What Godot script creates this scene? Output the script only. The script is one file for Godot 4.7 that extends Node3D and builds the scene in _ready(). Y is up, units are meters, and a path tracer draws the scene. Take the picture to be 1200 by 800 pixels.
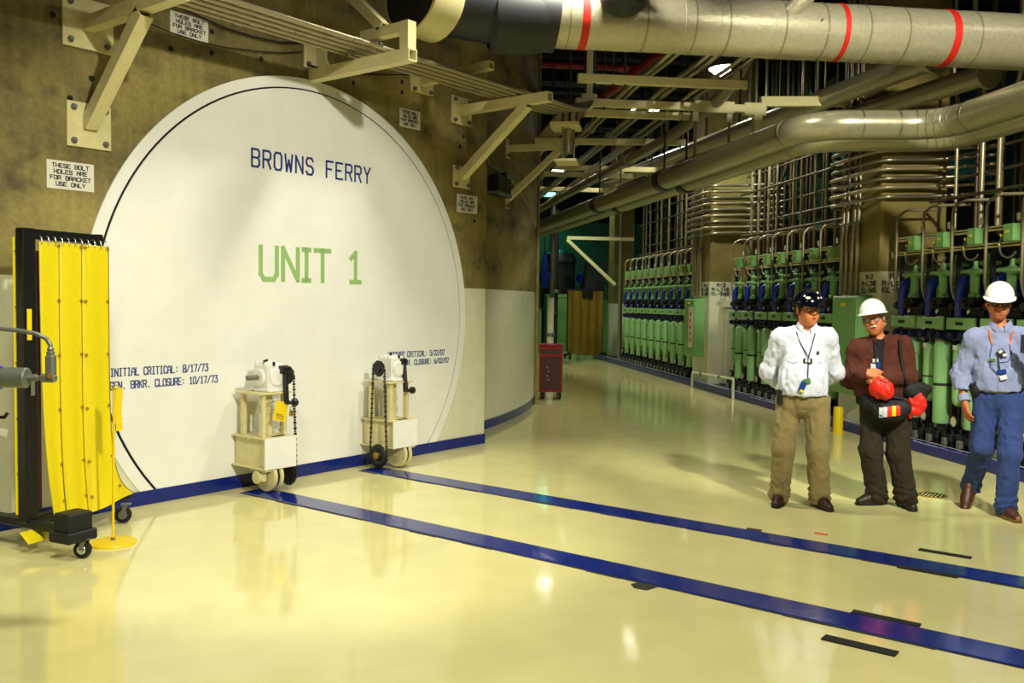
extends Node3D

const R2 := 0.70710678
var M := {}
var rng := RandomNumberGenerator.new()

# ---------------------------------------------------------------- surfaces
# A shape under construction: positions, normals and texture coordinates of triangles.
class Shape:
	var v := PackedVector3Array()
	var n := PackedVector3Array()
	var u := PackedVector2Array()
	func tri(a: Vector3, b: Vector3, c: Vector3, na: Vector3, nb: Vector3, nc: Vector3, ua := Vector2.ZERO, ub := Vector2.ZERO, uc := Vector2.ZERO) -> void:
		if (b - a).cross(c - a).dot(na + nb + nc) > 0.0:
			v.append_array([a, c, b]); n.append_array([na, nc, nb]); u.append_array([ua, uc, ub])
		else:
			v.append_array([a, b, c]); n.append_array([na, nb, nc]); u.append_array([ua, ub, uc])
	func quad(a: Vector3, b: Vector3, c: Vector3, d: Vector3, nn: Vector3, ua := Vector2.ZERO, ub := Vector2.ZERO, uc := Vector2.ZERO, ud := Vector2.ZERO) -> void:
		tri(a, b, c, nn, nn, nn, ua, ub, uc)
		tri(a, c, d, nn, nn, nn, ua, uc, ud)
	func add(o: Shape, x := Transform3D.IDENTITY) -> Shape:
		for i in o.v.size():
			v.append(x * o.v[i]); n.append((x.basis * o.n[i]).normalized()); u.append(o.u[i])
		return self
	func mesh() -> ArrayMesh:
		var a := []
		a.resize(Mesh.ARRAY_MAX)
		a[Mesh.ARRAY_VERTEX] = v; a[Mesh.ARRAY_NORMAL] = n; a[Mesh.ARRAY_TEX_UV] = u
		var m := ArrayMesh.new()
		m.add_surface_from_arrays(Mesh.PRIMITIVE_TRIANGLES, a)
		return m

func sh() -> Shape:
	return Shape.new()

# box with bevelled edges: c centre, s size, b bevel
func box(o: Shape, c: Vector3, s: Vector3, bev := 0.0, bs := Basis.IDENTITY) -> Shape:
	var h := s * 0.5
	bev = minf(bev, minf(h.x, minf(h.y, h.z)) * 0.9)
	var ax := [Vector3.RIGHT, Vector3.UP, Vector3.BACK]
	for k in 3:
		for sg in [-1.0, 1.0]:
			var w: Vector3 = ax[k] * sg
			var p: Vector3 = ax[(k + 1) % 3]
			var q: Vector3 = ax[(k + 2) % 3]
			var hp: float = h[(k + 1) % 3] - bev
			var hq: float = h[(k + 2) % 3] - bev
			var m: Vector3 = w * h[k]
			o.quad(c + bs * (m - p * hp - q * hq), c + bs * (m + p * hp - q * hq), c + bs * (m + p * hp + q * hq), c + bs * (m - p * hp + q * hq), bs * w,
				Vector2(0, 1), Vector2(1, 1), Vector2(1, 0), Vector2(0, 0))
	if bev > 0.0:
		for k in 3:
			var p: Vector3 = ax[k]
			var q: Vector3 = ax[(k + 1) % 3]
			var w: Vector3 = ax[(k + 2) % 3]
			var hw: float = h[(k + 2) % 3] - bev
			for sp in [-1.0, 1.0]:
				for sq in [-1.0, 1.0]:
					var e1: Vector3 = p * sp * h[k] + q * sq * (h[(k + 1) % 3] - bev)
					var e2: Vector3 = p * sp * (h[k] - bev) + q * sq * h[(k + 1) % 3]
					o.quad(c + bs * (e1 - w * hw), c + bs * (e1 + w * hw), c + bs * (e2 + w * hw), c + bs * (e2 - w * hw), bs * (p * sp + q * sq).normalized())
		for sx in [-1.0, 1.0]:
			for sy in [-1.0, 1.0]:
				for sz in [-1.0, 1.0]:
					var g := Vector3(sx, sy, sz)
					var nn: Vector3 = bs * g.normalized()
					o.tri(c + bs * (g * Vector3(h.x, h.y - bev, h.z - bev)), c + bs * (g * Vector3(h.x - bev, h.y, h.z - bev)), c + bs * (g * Vector3(h.x - bev, h.y - bev, h.z)), nn, nn, nn)
	return o

# bar of rectangular section from a to b; up decides the turn
func bar(o: Shape, a: Vector3, b: Vector3, w: float, hgt: float, bev := 0.0, up := Vector3.UP) -> Shape:
	var z := (b - a).normalized()
	if absf(z.dot(up)) > 0.99: up = Vector3.RIGHT
	var x := up.cross(z).normalized()
	return box(o, (a + b) * 0.5, Vector3(w, hgt, a.distance_to(b)), bev, Basis(x, z.cross(x), z))

# swept tube along points, radius r or radii per point
func tube(o: Shape, pts: Array, r, seg := 8, caps := true) -> Shape:
	var np := pts.size()
	var t0: Vector3 = (pts[1] - pts[0]).normalized()
	var up := Vector3.UP if absf(t0.y) < 0.9 else Vector3.RIGHT
	var x := up.cross(t0).normalized()
	var rings := []
	var nrm := []
	var d := 0.0
	for i in np:
		var t: Vector3
		if i == 0: t = t0
		elif i == np - 1: t = (pts[i] - pts[i - 1]).normalized()
		else: t = ((pts[i] - pts[i - 1]).normalized() + (pts[i + 1] - pts[i]).normalized()).normalized()
		x = (x - t * x.dot(t)).normalized()
		var y := t.cross(x)
		var rr: float = r[i] if r is Array or r is PackedFloat32Array else r
		var st := 1.0
		if i > 0 and i < np - 1:
			st = 1.0 / maxf(0.6, t.dot((pts[i + 1] - pts[i]).normalized()))
		var ring := PackedVector3Array()
		var nr := PackedVector3Array()
		for k in seg + 1:
			var a := TAU * k / seg
			var e := x * cos(a) + y * sin(a)
			ring.append(pts[i] + e * rr * (st if np < 4 else 1.0)); nr.append(e)
		rings.append(ring); nrm.append(nr)
	for i in np - 1:
		for k in seg:
			var ua := Vector2(float(k) / seg, float(i) / np)
			o.tri(rings[i][k], rings[i + 1][k], rings[i + 1][k + 1], nrm[i][k], nrm[i + 1][k], nrm[i + 1][k + 1], ua, ua, ua)
			o.tri(rings[i][k], rings[i + 1][k + 1], rings[i][k + 1], nrm[i][k], nrm[i + 1][k + 1], nrm[i][k + 1], ua, ua, ua)
	if caps:
		for e in [0, np - 1]:
			var t: Vector3 = (pts[1] - pts[0]).normalized() * -1.0 if e == 0 else (pts[np - 1] - pts[np - 2]).normalized()
			for k in seg:
				o.tri(pts[e], rings[e][k], rings[e][k + 1], t, t, t)
	return o

# polyline with its corners rounded to radius rad
func rounded(p: Array, rad: float, steps := 5) -> Array:
	var out := [p[0]]
	for i in range(1, p.size() - 1):
		var a: Vector3 = p[i - 1]
		var b: Vector3 = p[i]
		var c: Vector3 = p[i + 1]
		var l := minf(rad, 0.49 * minf(a.distance_to(b), b.distance_to(c)))
		var s := b + (a - b).normalized() * l
		var e := b + (c - b).normalized() * l
		for k in steps + 1:
			var f := float(k) / steps
			out.append(s.lerp(b, f).lerp(b.lerp(e, f), f))
	out.append(p[p.size() - 1])
	return out

# lathe: profile of Vector2(radius, height) round the y axis of x; corners sharper than 35 degrees stay hard
func lathe(o: Shape, prof: Array, seg := 16, x := Transform3D.IDENTITY) -> Shape:
	var m := prof.size()
	var ns := []
	for i in m - 1:
		var d: Vector2 = prof[i + 1] - prof[i]
		ns.append(Vector2(d.y, -d.x).normalized())
	var flip := 1.0
	var area := 0.0
	for i in m - 1:
		area += ns[i].x * (prof[i].x + prof[i + 1].x) * prof[i].distance_to(prof[i + 1])
	if area < 0.0: flip = -1.0
	for i in m - 1:
		var na: Vector2 = ns[i]
		var nb: Vector2 = ns[i]
		if i > 0 and ns[i].dot(ns[i - 1]) > 0.8: na = (ns[i] + ns[i - 1]).normalized()
		if i < m - 2 and ns[i].dot(ns[i + 1]) > 0.8: nb = (ns[i] + ns[i + 1]).normalized()
		na *= flip; nb *= flip
		for k in seg:
			var a := TAU * k / seg
			var b := TAU * (k + 1) / seg
			var ca := Vector3(cos(a), 0, sin(a))
			var cb := Vector3(cos(b), 0, sin(b))
			var p: Vector2 = prof[i]
			var q: Vector2 = prof[i + 1]
			var p0 := x * (ca * p.x + Vector3.UP * p.y)
			var p1 := x * (cb * p.x + Vector3.UP * p.y)
			var q0 := x * (ca * q.x + Vector3.UP * q.y)
			var q1 := x * (cb * q.x + Vector3.UP * q.y)
			var m0 := (x.basis * (ca * na.x + Vector3.UP * na.y)).normalized()
			var m1 := (x.basis * (cb * na.x + Vector3.UP * na.y)).normalized()
			var k0 := (x.basis * (ca * nb.x + Vector3.UP * nb.y)).normalized()
			var k1 := (x.basis * (cb * nb.x + Vector3.UP * nb.y)).normalized()
			if q.x > 1e-5: o.tri(p0, q0, q1, m0, k0, k1)
			if p.x > 1e-5: o.tri(p0, q1, p1, m0, k1, m1)
	return o

func cyl(o: Shape, a: Vector3, b: Vector3, r: float, seg := 12, bev := 0.0) -> Shape:
	var y := (b - a).normalized()
	var up := Vector3.BACK if absf(y.z) < 0.9 else Vector3.RIGHT
	var x := y.cross(up).normalized()
	var l := a.distance_to(b)
	var pr := [Vector2(0, 0), Vector2(r - bev, 0), Vector2(r, bev), Vector2(r, l - bev), Vector2(r - bev, l), Vector2(0, l)]
	if bev <= 0.0: pr = [Vector2(0, 0), Vector2(r, 0), Vector2(r, l), Vector2(0, l)]
	return lathe(o, pr, seg, Transform3D(Basis(x, y, x.cross(y)), a))

# flat ring or pie of thickness between z0 and z1 in the xy plane
func prism(o: Shape, poly: PackedVector2Array, z0: float, z1: float, x := Transform3D.IDENTITY) -> Shape:
	var idx := Geometry2D.triangulate_polygon(poly)
	var f := x.basis * Vector3.BACK
	for i in range(0, idx.size(), 3):
		var a := poly[idx[i]]
		var b := poly[idx[i + 1]]
		var c := poly[idx[i + 2]]
		o.tri(x * Vector3(a.x, a.y, z1), x * Vector3(b.x, b.y, z1), x * Vector3(c.x, c.y, z1), f, f, f, a, b, c)
		o.tri(x * Vector3(a.x, a.y, z0), x * Vector3(b.x, b.y, z0), x * Vector3(c.x, c.y, z0), -f, -f, -f, a, b, c)
	var cw := Geometry2D.is_polygon_clockwise(poly)
	for i in poly.size():
		var a := poly[i]
		var b := poly[(i + 1) % poly.size()]
		var e := (b - a).normalized()
		var nn := Vector3(e.y, -e.x, 0) * (-1.0 if cw else 1.0)
		o.quad(x * Vector3(a.x, a.y, z0), x * Vector3(b.x, b.y, z0), x * Vector3(b.x, b.y, z1), x * Vector3(a.x, a.y, z1), (x.basis * nn).normalized())
	return o

func ball(o: Shape, c: Vector3, r: Vector3, seg := 10, rings := 6, bs := Basis.IDENTITY) -> Shape:
	for i in rings:
		for k in seg:
			var q := []
			for e in [[i, k], [i + 1, k], [i + 1, k + 1], [i, k + 1]]:
				var th: float = PI * e[0] / rings
				var ph: float = TAU * e[1] / seg
				q.append(Vector3(sin(th) * cos(ph), cos(th), sin(th) * sin(ph)))
			var nn := []
			for e in q: nn.append((bs * (e / r)).normalized())
			o.tri(c + bs * (q[0] * r), c + bs * (q[1] * r), c + bs * (q[2] * r), nn[0], nn[1], nn[2])
			o.tri(c + bs * (q[0] * r), c + bs * (q[2] * r), c + bs * (q[3] * r), nn[0], nn[2], nn[3])
	return o

# ---------------------------------------------------------------- nodes
var used := {}
func numbered(called: String, parent: Node) -> String:
	var key := str(parent.get_instance_id()) + called
	var k: int = used.get(key, 0)
	used[key] = k + 1
	return called if k == 0 else "%s_%03d" % [called, k]

func obj(called: String, s, m: Material, parent: Node = self, at := Vector3.ZERO) -> MeshInstance3D:
	var o := MeshInstance3D.new()
	o.name = numbered(called, parent)
	o.mesh = s.mesh() if s is Shape else s
	o.material_override = m
	o.position = at
	parent.add_child(o, true)
	return o

func tag(o: Node, label: String, category: String, group := "") -> Node:
	o.set_meta("label", label); o.set_meta("category", category)
	if group: o.set_meta("group", group)
	return o

func thing(called: String, label: String, category: String, at := Vector3.ZERO, turn := 0.0, group := "") -> Node3D:
	var o := Node3D.new()
	o.name = numbered(called, self)
	add_child(o, true)
	o.position = at; o.rotation.y = turn
	tag(o, label, category, group)
	return o

func struct(called: String, s, m: Material, parent: Node = self) -> MeshInstance3D:
	var o := obj(called, s, m, parent)
	if parent == self: o.set_meta("kind", "structure")
	return o

func copy(src: Node3D, called: String, label: String, at: Vector3, group := "") -> Node3D:
	var c: Node3D = src.duplicate()
	c.name = numbered(called, self)
	add_child(c, true)
	c.position = at
	c.set_meta("label", label)
	if group: c.set_meta("group", group)
	return c

# aisle frame: t runs along the aisle away from the camera, s across it to the right
func ts(t: float, s: float, y := 0.0) -> Vector3:
	return Vector3((t + s) * R2, y, (s - t) * R2)
const TD := Vector3(R2, 0, -R2)
const SD := Vector3(R2, 0, R2)

# ---------------------------------------------------------------- materials
func mat(called: String, c: Color, rough := 0.6, metal := 0.0) -> StandardMaterial3D:
	var m := StandardMaterial3D.new()
	m.resource_name = called
	m.albedo_color = c; m.roughness = rough; m.metallic = metal
	M[called] = m
	return m

# grain: a triplanar noise that varies the colour a little, and fine relief
func grain(m: StandardMaterial3D, lo: Color, hi: Color, scale: float, freq := 0.02, bump := 0.0, seed_ := 1) -> StandardMaterial3D:
	var nz := FastNoiseLite.new()
	nz.seed = seed_; nz.frequency = freq; nz.fractal_octaves = 4
	var g := Gradient.new()
	g.set_color(0, lo); g.set_color(1, hi)
	var tx := NoiseTexture2D.new()
	tx.width = 256; tx.height = 256; tx.seamless = true; tx.noise = nz; tx.color_ramp = g
	m.albedo_texture = tx
	m.uv1_triplanar = true; m.uv1_world_triplanar = true
	m.uv1_scale = Vector3.ONE * scale
	if bump > 0.0:
		var b := NoiseTexture2D.new()
		b.width = 256; b.height = 256; b.seamless = true; b.noise = nz; b.as_normal_map = true; b.bump_strength = 4.0
		m.normal_enabled = true; m.normal_texture = b; m.normal_scale = bump
	return m

func cloth(called: String, c: Color, sheen := 0.3, freq := 0.2) -> StandardMaterial3D:
	var m := mat(called, c, 0.9)
	grain(m, Color(0.86, 0.86, 0.86), Color.WHITE, 3.0, freq, 0.15, 5)
	m.uv1_world_triplanar = false
	m.rim_enabled = true; m.rim = sheen; m.rim_tint = 0.6
	return m

func concrete_image(w: int, h: int, wid: float, hgt: float, seed_: int) -> ImageTexture:
	var im := Image.create(w, h, false, Image.FORMAT_RGB8)
	var a := FastNoiseLite.new(); a.seed = seed_; a.frequency = 0.9; a.fractal_octaves = 4
	var b := FastNoiseLite.new(); b.seed = seed_ + 1; b.frequency = 9.0; b.fractal_octaves = 3
	var c := FastNoiseLite.new(); c.seed = seed_ + 2; c.frequency = 2.2; c.fractal_octaves = 3
	for j in h:
		var y := hgt * (1.0 - float(j) / h)
		var seam := 0.0
		for ys in [2.72, 3.48, 4.45, 5.6]:
			seam += exp(-pow((y - ys + 0.05 * a.get_noise_2d(float(j), ys * 9.0)) / 0.075, 2.0))
		for i in w:
			var x := wid * float(i) / w
			var v := 0.93 + 0.26 * a.get_noise_2d(x * 0.7, y * 1.3) + 0.10 * b.get_noise_2d(x * 2.0, y * 2.0) + 0.10 * c.get_noise_2d(x * 5.0, y * 0.6)
			v -= 0.24 * seam * clampf(0.55 + 1.4 * a.get_noise_2d(x * 1.3 + 40.0, y), 0.1, 1.3)
			var bl := c.get_noise_2d(x * 0.8 + 90.0, y * 1.2)
			if bl > 0.22: v -= (bl - 0.22) * 0.55
			v = clampf(v, 0.25, 1.3)
			im.set_pixel(i, j, Color(0.525 * v, 0.475 * v, 0.245 * v + 0.015))
	return ImageTexture.create_from_image(im)

func materials() -> void:
	grain(mat("floor_epoxy", Color(0.89, 0.86, 0.61), 0.085), Color(0.955, 0.955, 0.94), Color.WHITE, 0.4, 0.02, 0.02, 3)
	M.floor_epoxy.metallic_specular = 0.6
	grain(mat("white_paint", Color(0.92, 0.92, 0.90), 0.3), Color(0.975, 0.975, 0.97), Color.WHITE, 0.5, 0.02, 0.02, 8)
	grain(mat("wall_paint", Color(0.86, 0.86, 0.76), 0.32), Color(0.95, 0.95, 0.93), Color.WHITE, 0.8, 0.02, 0.05, 9)
	grain(mat("cream_paint", Color(0.86, 0.82, 0.62), 0.42), Color(0.93, 0.93, 0.9), Color.WHITE, 2.0, 0.02, 0.05, 4)
	grain(mat("blue_paint", Color(0.055, 0.13, 0.47), 0.2), Color(0.85, 0.86, 0.88), Color.WHITE, 1.5, 0.03, 0.05, 6)
	grain(mat("rail_blue", Color(0.07, 0.16, 0.52), 0.13), Color(0.85, 0.86, 0.88), Color.WHITE, 1.5, 0.03, 0.04, 6)
	M.rail_blue.metallic_specular = 0.85
	mat("dark_blue", Color(0.05, 0.07, 0.24), 0.4)
	mat("valve_blue", Color(0.08, 0.19, 0.66), 0.3)
	grain(mat("green_paint", Color(0.50, 0.70, 0.43), 0.4), Color(0.88, 0.9, 0.88), Color.WHITE, 2.0, 0.03, 0.04, 7)
	mat("teal_paint", Color(0.16, 0.36, 0.28), 0.6)
	mat("pale_green", Color(0.56, 0.75, 0.50), 0.4)
	mat("black_paint", Color(0.03, 0.03, 0.032), 0.4)
	mat("dark_steel", Color(0.085, 0.08, 0.07), 0.5)
	mat("soot", Color(0.055, 0.05, 0.045), 0.85)
	grain(mat("deck", Color(0.10, 0.095, 0.11), 0.8), Color(0.8, 0.8, 0.8), Color.WHITE, 0.7, 0.03)
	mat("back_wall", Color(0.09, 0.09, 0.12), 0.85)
	mat("rubber", Color(0.035, 0.036, 0.045), 0.6)
	mat("steel", Color(0.62, 0.60, 0.52), 0.32, 0.85)
	mat("conduit", Color(0.64, 0.60, 0.48), 0.36, 0.5)
	mat("riser_metal", Color(0.36, 0.32, 0.23), 0.42, 0.5)
	mat("grey_metal", Color(0.45, 0.46, 0.42), 0.4, 0.4)
	grain(mat("lagging", Color(0.80, 0.77, 0.66), 0.33, 0.45), Color(0.86, 0.86, 0.84), Color.WHITE, 2.5, 0.025, 0.5, 11)
	grain(mat("galvanised", Color(0.66, 0.64, 0.53), 0.3, 0.5), Color(0.85, 0.85, 0.83), Color.WHITE, 2.5, 0.03, 0.12, 12)
	mat("insulation_dark", Color(0.10, 0.10, 0.12), 0.55)
	mat("red_paint", Color(0.62, 0.03, 0.02), 0.4)
	mat("red_band", Color(0.80, 0.10, 0.03), 0.6)
	mat("cart_red", Color(0.52, 0.035, 0.02), 0.35)
	mat("cart_dark_red", Color(0.22, 0.02, 0.015), 0.45)
	mat("ink_blue", Color(0.09, 0.15, 0.47), 0.5)
	mat("ink_faded_blue", Color(0.22, 0.27, 0.50), 0.5)
	mat("ink_green", Color(0.57, 0.71, 0.45), 0.5)
	mat("ink_black", Color(0.13, 0.14, 0.14), 0.7)
	mat("sign_plate", Color(0.84, 0.83, 0.77), 0.5)
	mat("yellow_plastic", Color(0.90, 0.78, 0.01), 0.4)
	grain(mat("yellow_cloth", Color(0.90, 0.82, 0.012), 0.48), Color(0.94, 0.94, 0.94), Color.WHITE, 3.0, 0.05, 0.05, 13)
	mat("dull_yellow_cloth", Color(0.50, 0.40, 0.03), 0.6)
	mat("maroon_cloth", Color(0.20, 0.05, 0.03), 0.8)
	mat("bright_metal", Color(0.8, 0.8, 0.78), 0.25, 0.9)
	mat("brass", Color(0.75, 0.60, 0.25), 0.35, 0.8)
	mat("tag_white", Color(0.85, 0.85, 0.80), 0.6)
	mat("gasket", Color(0.16, 0.15, 0.10), 0.8)
	mat("mat_black", Color(0.10, 0.10, 0.085), 0.9)
	mat("orange_plastic", Color(0.85, 0.35, 0.03), 0.5)
	mat("dial", Color(0.82, 0.80, 0.68), 0.4)
	mat("skin_ruddy", Color(0.78, 0.47, 0.28), 0.55)
	mat("skin_tan", Color(0.76, 0.46, 0.27), 0.55)
	mat("skin_brown", Color(0.72, 0.42, 0.24), 0.55)
	for k in ["skin_ruddy", "skin_tan", "skin_brown"]:
		M[k].subsurf_scatter_enabled = true; M[k].subsurf_scatter_strength = 0.1
	mat("eye_white", Color(0.8, 0.78, 0.72), 0.2)
	mat("iris", Color(0.09, 0.06, 0.04), 0.2)
	mat("lips", Color(0.60, 0.30, 0.20), 0.5)
	mat("grey_hair", Color(0.50, 0.46, 0.40), 0.7)
	mat("dark_hair", Color(0.10, 0.07, 0.05), 0.7)
	mat("white_hair", Color(0.75, 0.72, 0.66), 0.7)
	mat("hat_white", Color(0.90, 0.90, 0.87), 0.25)
	mat("hat_blue", Color(0.012, 0.018, 0.07), 0.12)
	cloth("shirt_white", Color(0.86, 0.88, 0.95))
	cloth("shirt_blue", Color(0.56, 0.60, 0.76))
	cloth("jacket_brown", Color(0.31, 0.115, 0.035), 0.08)
	cloth("knit_navy", Color(0.03, 0.035, 0.08))
	cloth("khaki", Color(0.55, 0.49, 0.31))
	cloth("olive", Color(0.15, 0.13, 0.045), 0.1)
	cloth("denim", Color(0.17, 0.26, 0.50), 0.3, 0.35)
	mat("belt_leather", Color(0.035, 0.028, 0.024), 0.45)
	mat("shoe_brown", Color(0.20, 0.085, 0.045), 0.45)
	mat("shoe_dark", Color(0.14, 0.085, 0.05), 0.5)
	mat("boot_brown", Color(0.26, 0.11, 0.055), 0.5)
	mat("sole", Color(0.05, 0.04, 0.035), 0.7)
	mat("sole_tan", Color(0.45, 0.34, 0.18), 0.7)
	mat("strap_navy", Color(0.06, 0.09, 0.20), 0.7)
	mat("strap_orange", Color(0.85, 0.42, 0.08), 0.7)
	mat("badge_white", Color(0.8, 0.82, 0.85), 0.3)
	mat("badge_blue", Color(0.10, 0.22, 0.50), 0.35)
	mat("badge_green", Color(0.3, 0.5, 0.22), 0.4)
	mat("bag_red", Color(0.85, 0.12, 0.02), 0.55)
	mat("bag_black", Color(0.03, 0.03, 0.045), 0.75)
	var gl := mat("lens_clear", Color(0.9, 0.95, 1.0, 0.14), 0.05)
	gl.transparency = BaseMaterial3D.TRANSPARENCY_ALPHA
	gl = mat("lens_tint", Color(0.10, 0.08, 0.06, 0.55), 0.08)
	gl.transparency = BaseMaterial3D.TRANSPARENCY_ALPHA
	var em := mat("lamp_glow", Color(1, 1, 0.95), 0.4)
	em.emission_enabled = true; em.emission = Color(1.0, 0.98, 0.92); em.emission_energy_multiplier = 6.0
	em = mat("lamp_glow_teal", Color(0.6, 1, 0.9), 0.4)
	em.emission_enabled = true; em.emission = Color(0.35, 1.0, 0.82); em.emission_energy_multiplier = 3.0
	var wc := mat("concrete_wall", Color.WHITE, 0.75)
	wc.albedo_texture = concrete_image(1024, 720, 9.4, 6.6, 21)
	nrm(wc)
	grain(mat("concrete_plain", Color(0.56, 0.50, 0.26), 0.8), Color(0.78, 0.78, 0.78), Color.WHITE, 0.5, 0.02, 0.2, 31)

func nrm(m: StandardMaterial3D) -> void:
	var nz := FastNoiseLite.new(); nz.seed = 77; nz.frequency = 0.04; nz.fractal_octaves = 4
	var b := NoiseTexture2D.new()
	b.width = 512; b.height = 512; b.seamless = true; b.noise = nz; b.as_normal_map = true; b.bump_strength = 5.0
	m.normal_enabled = true; m.normal_texture = b; m.normal_scale = 0.1

# ---------------------------------------------------------------- lettering: plain single-stroke capitals
const GLYPH := {
	"A": "0,0 0,4.5 2,6 4,4.5 4,0;0,2.6 4,2.6", "B": "0,0 0,6 3.2,6 4,5.3 4,3.8 3.2,3.1 0,3.1;3.2,3.1 4,2.3 4,.8 3.2,0 0,0", "C": "4,5 3.2,6 .8,6 0,5 0,1 .8,0 3.2,0 4,1",
	"D": "0,0 0,6 3,6 4,5 4,1 3,0 0,0", "E": "4,6 0,6 0,0 4,0;0,3.1 3,3.1", "F": "4,6 0,6 0,0;0,3.1 3,3.1", "G": "4,5 3.2,6 .8,6 0,5 0,1 .8,0 3.2,0 4,1 4,2.8 2.2,2.8",
	"H": "0,0 0,6;4,0 4,6;0,3.1 4,3.1", "I": "2,0 2,6;1,6 3,6;1,0 3,0", "K": "0,0 0,6;4,6 0,2.6;1.2,3.6 4,0", "L": "0,6 0,0 4,0", "M": "0,0 0,6 2,3 4,6 4,0", "N": "0,0 0,6 4,0 4,6",
	"O": "0,1 0,5 .8,6 3.2,6 4,5 4,1 3.2,0 .8,0 0,1", "R": "0,0 0,6 3.2,6 4,5.3 4,3.8 3.2,3 0,3;2.2,3 4,0", "S": "4,5 3.2,6 .8,6 0,5 0,4 .8,3.2 3.2,2.9 4,2 4,1 3.2,0 .8,0 0,1",
	"T": "0,6 4,6;2,6 2,0", "U": "0,6 0,1 .8,0 3.2,0 4,1 4,6", "W": "0,6 .8,0 2,4 3.2,0 4,6", "Y": "0,6 2,3 4,6;2,3 2,0",
	"0": "0,1 0,5 .8,6 3.2,6 4,5 4,1 3.2,0 .8,0 0,1", "1": "1,4.8 2.2,6 2.2,0;1,0 3.4,0", "2": "0,5 .8,6 3.2,6 4,5 4,3.9 0,0 4,0", "3": "0,6 4,6 2,3.6 3.2,3.4 4,2.6 4,1 3.2,0 .8,0 0,1",
	"5": "4,6 .3,6 0,3.4 3,3.6 4,2.6 4,1 3.2,0 .8,0 0,.8", "6": "3.6,6 1.2,4.6 0,2.4 0,1 .8,0 3.2,0 4,1 4,2.4 3.2,3.3 .8,3.3 0,2.4", "7": "0,6 4,6 1.4,0", "8": "1,3.2 0,4.2 0,5.2 .8,6 3.2,6 4,5.2 4,4.2 3,3.2 1,3.2 0,2.2 0,.9 .8,0 3.2,0 4,.9 4,2.2 3,3.2",
	"/": "0,0 4,6", ":": "2,1 2,1.5;2,4 2,4.5", ".": "2,0 2,.5", "-": ".5,3 3.5,3", " ": "",
}
# w and h the size of one capital, adv its advance, th the width of the stroke
func letters(text: String, w: float, h: float, adv: float, th: float, at: Vector3, depth := 0.002, x := Transform3D.IDENTITY) -> Shape:
	var o := sh()
	for i in text.length():
		for st in GLYPH[text[i]].split(";", false):
			var p := []
			for q in st.split(" ", false):
				var xy: PackedStringArray = q.split(",")
				p.append(Vector2(float(xy[0]) * w / 4.0 + i * adv, float(xy[1]) * h / 6.0))
			for k in p.size() - 1:
				var a: Vector2 = p[k]
				var b: Vector2 = p[k + 1]
				var d := (b - a).normalized() * th * 0.42
				var e := Vector2(-d.y, d.x).normalized() * th * 0.5
				a -= d; b += d
				var z := depth + 0.0002 * k
				var nn := x.basis * Vector3.BACK
				var qd := []
				for c in [a - e, b - e, b + e, a + e]: qd.append(x * (at + Vector3(c.x, c.y, z)))
				o.quad(qd[0], qd[1], qd[2], qd[3], nn)
				var lo := []
				for c in [a - e, b - e, b + e, a + e]: lo.append(x * (at + Vector3(c.x, c.y, 0)))
				for m in 4:
					var mid: Vector3 = ((qd[m] + qd[(m + 1) % 4]) - (qd[0] + qd[2])) * 0.5
					o.quad(lo[m], lo[(m + 1) % 4], qd[(m + 1) % 4], qd[m], mid.normalized())
	return o

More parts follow.
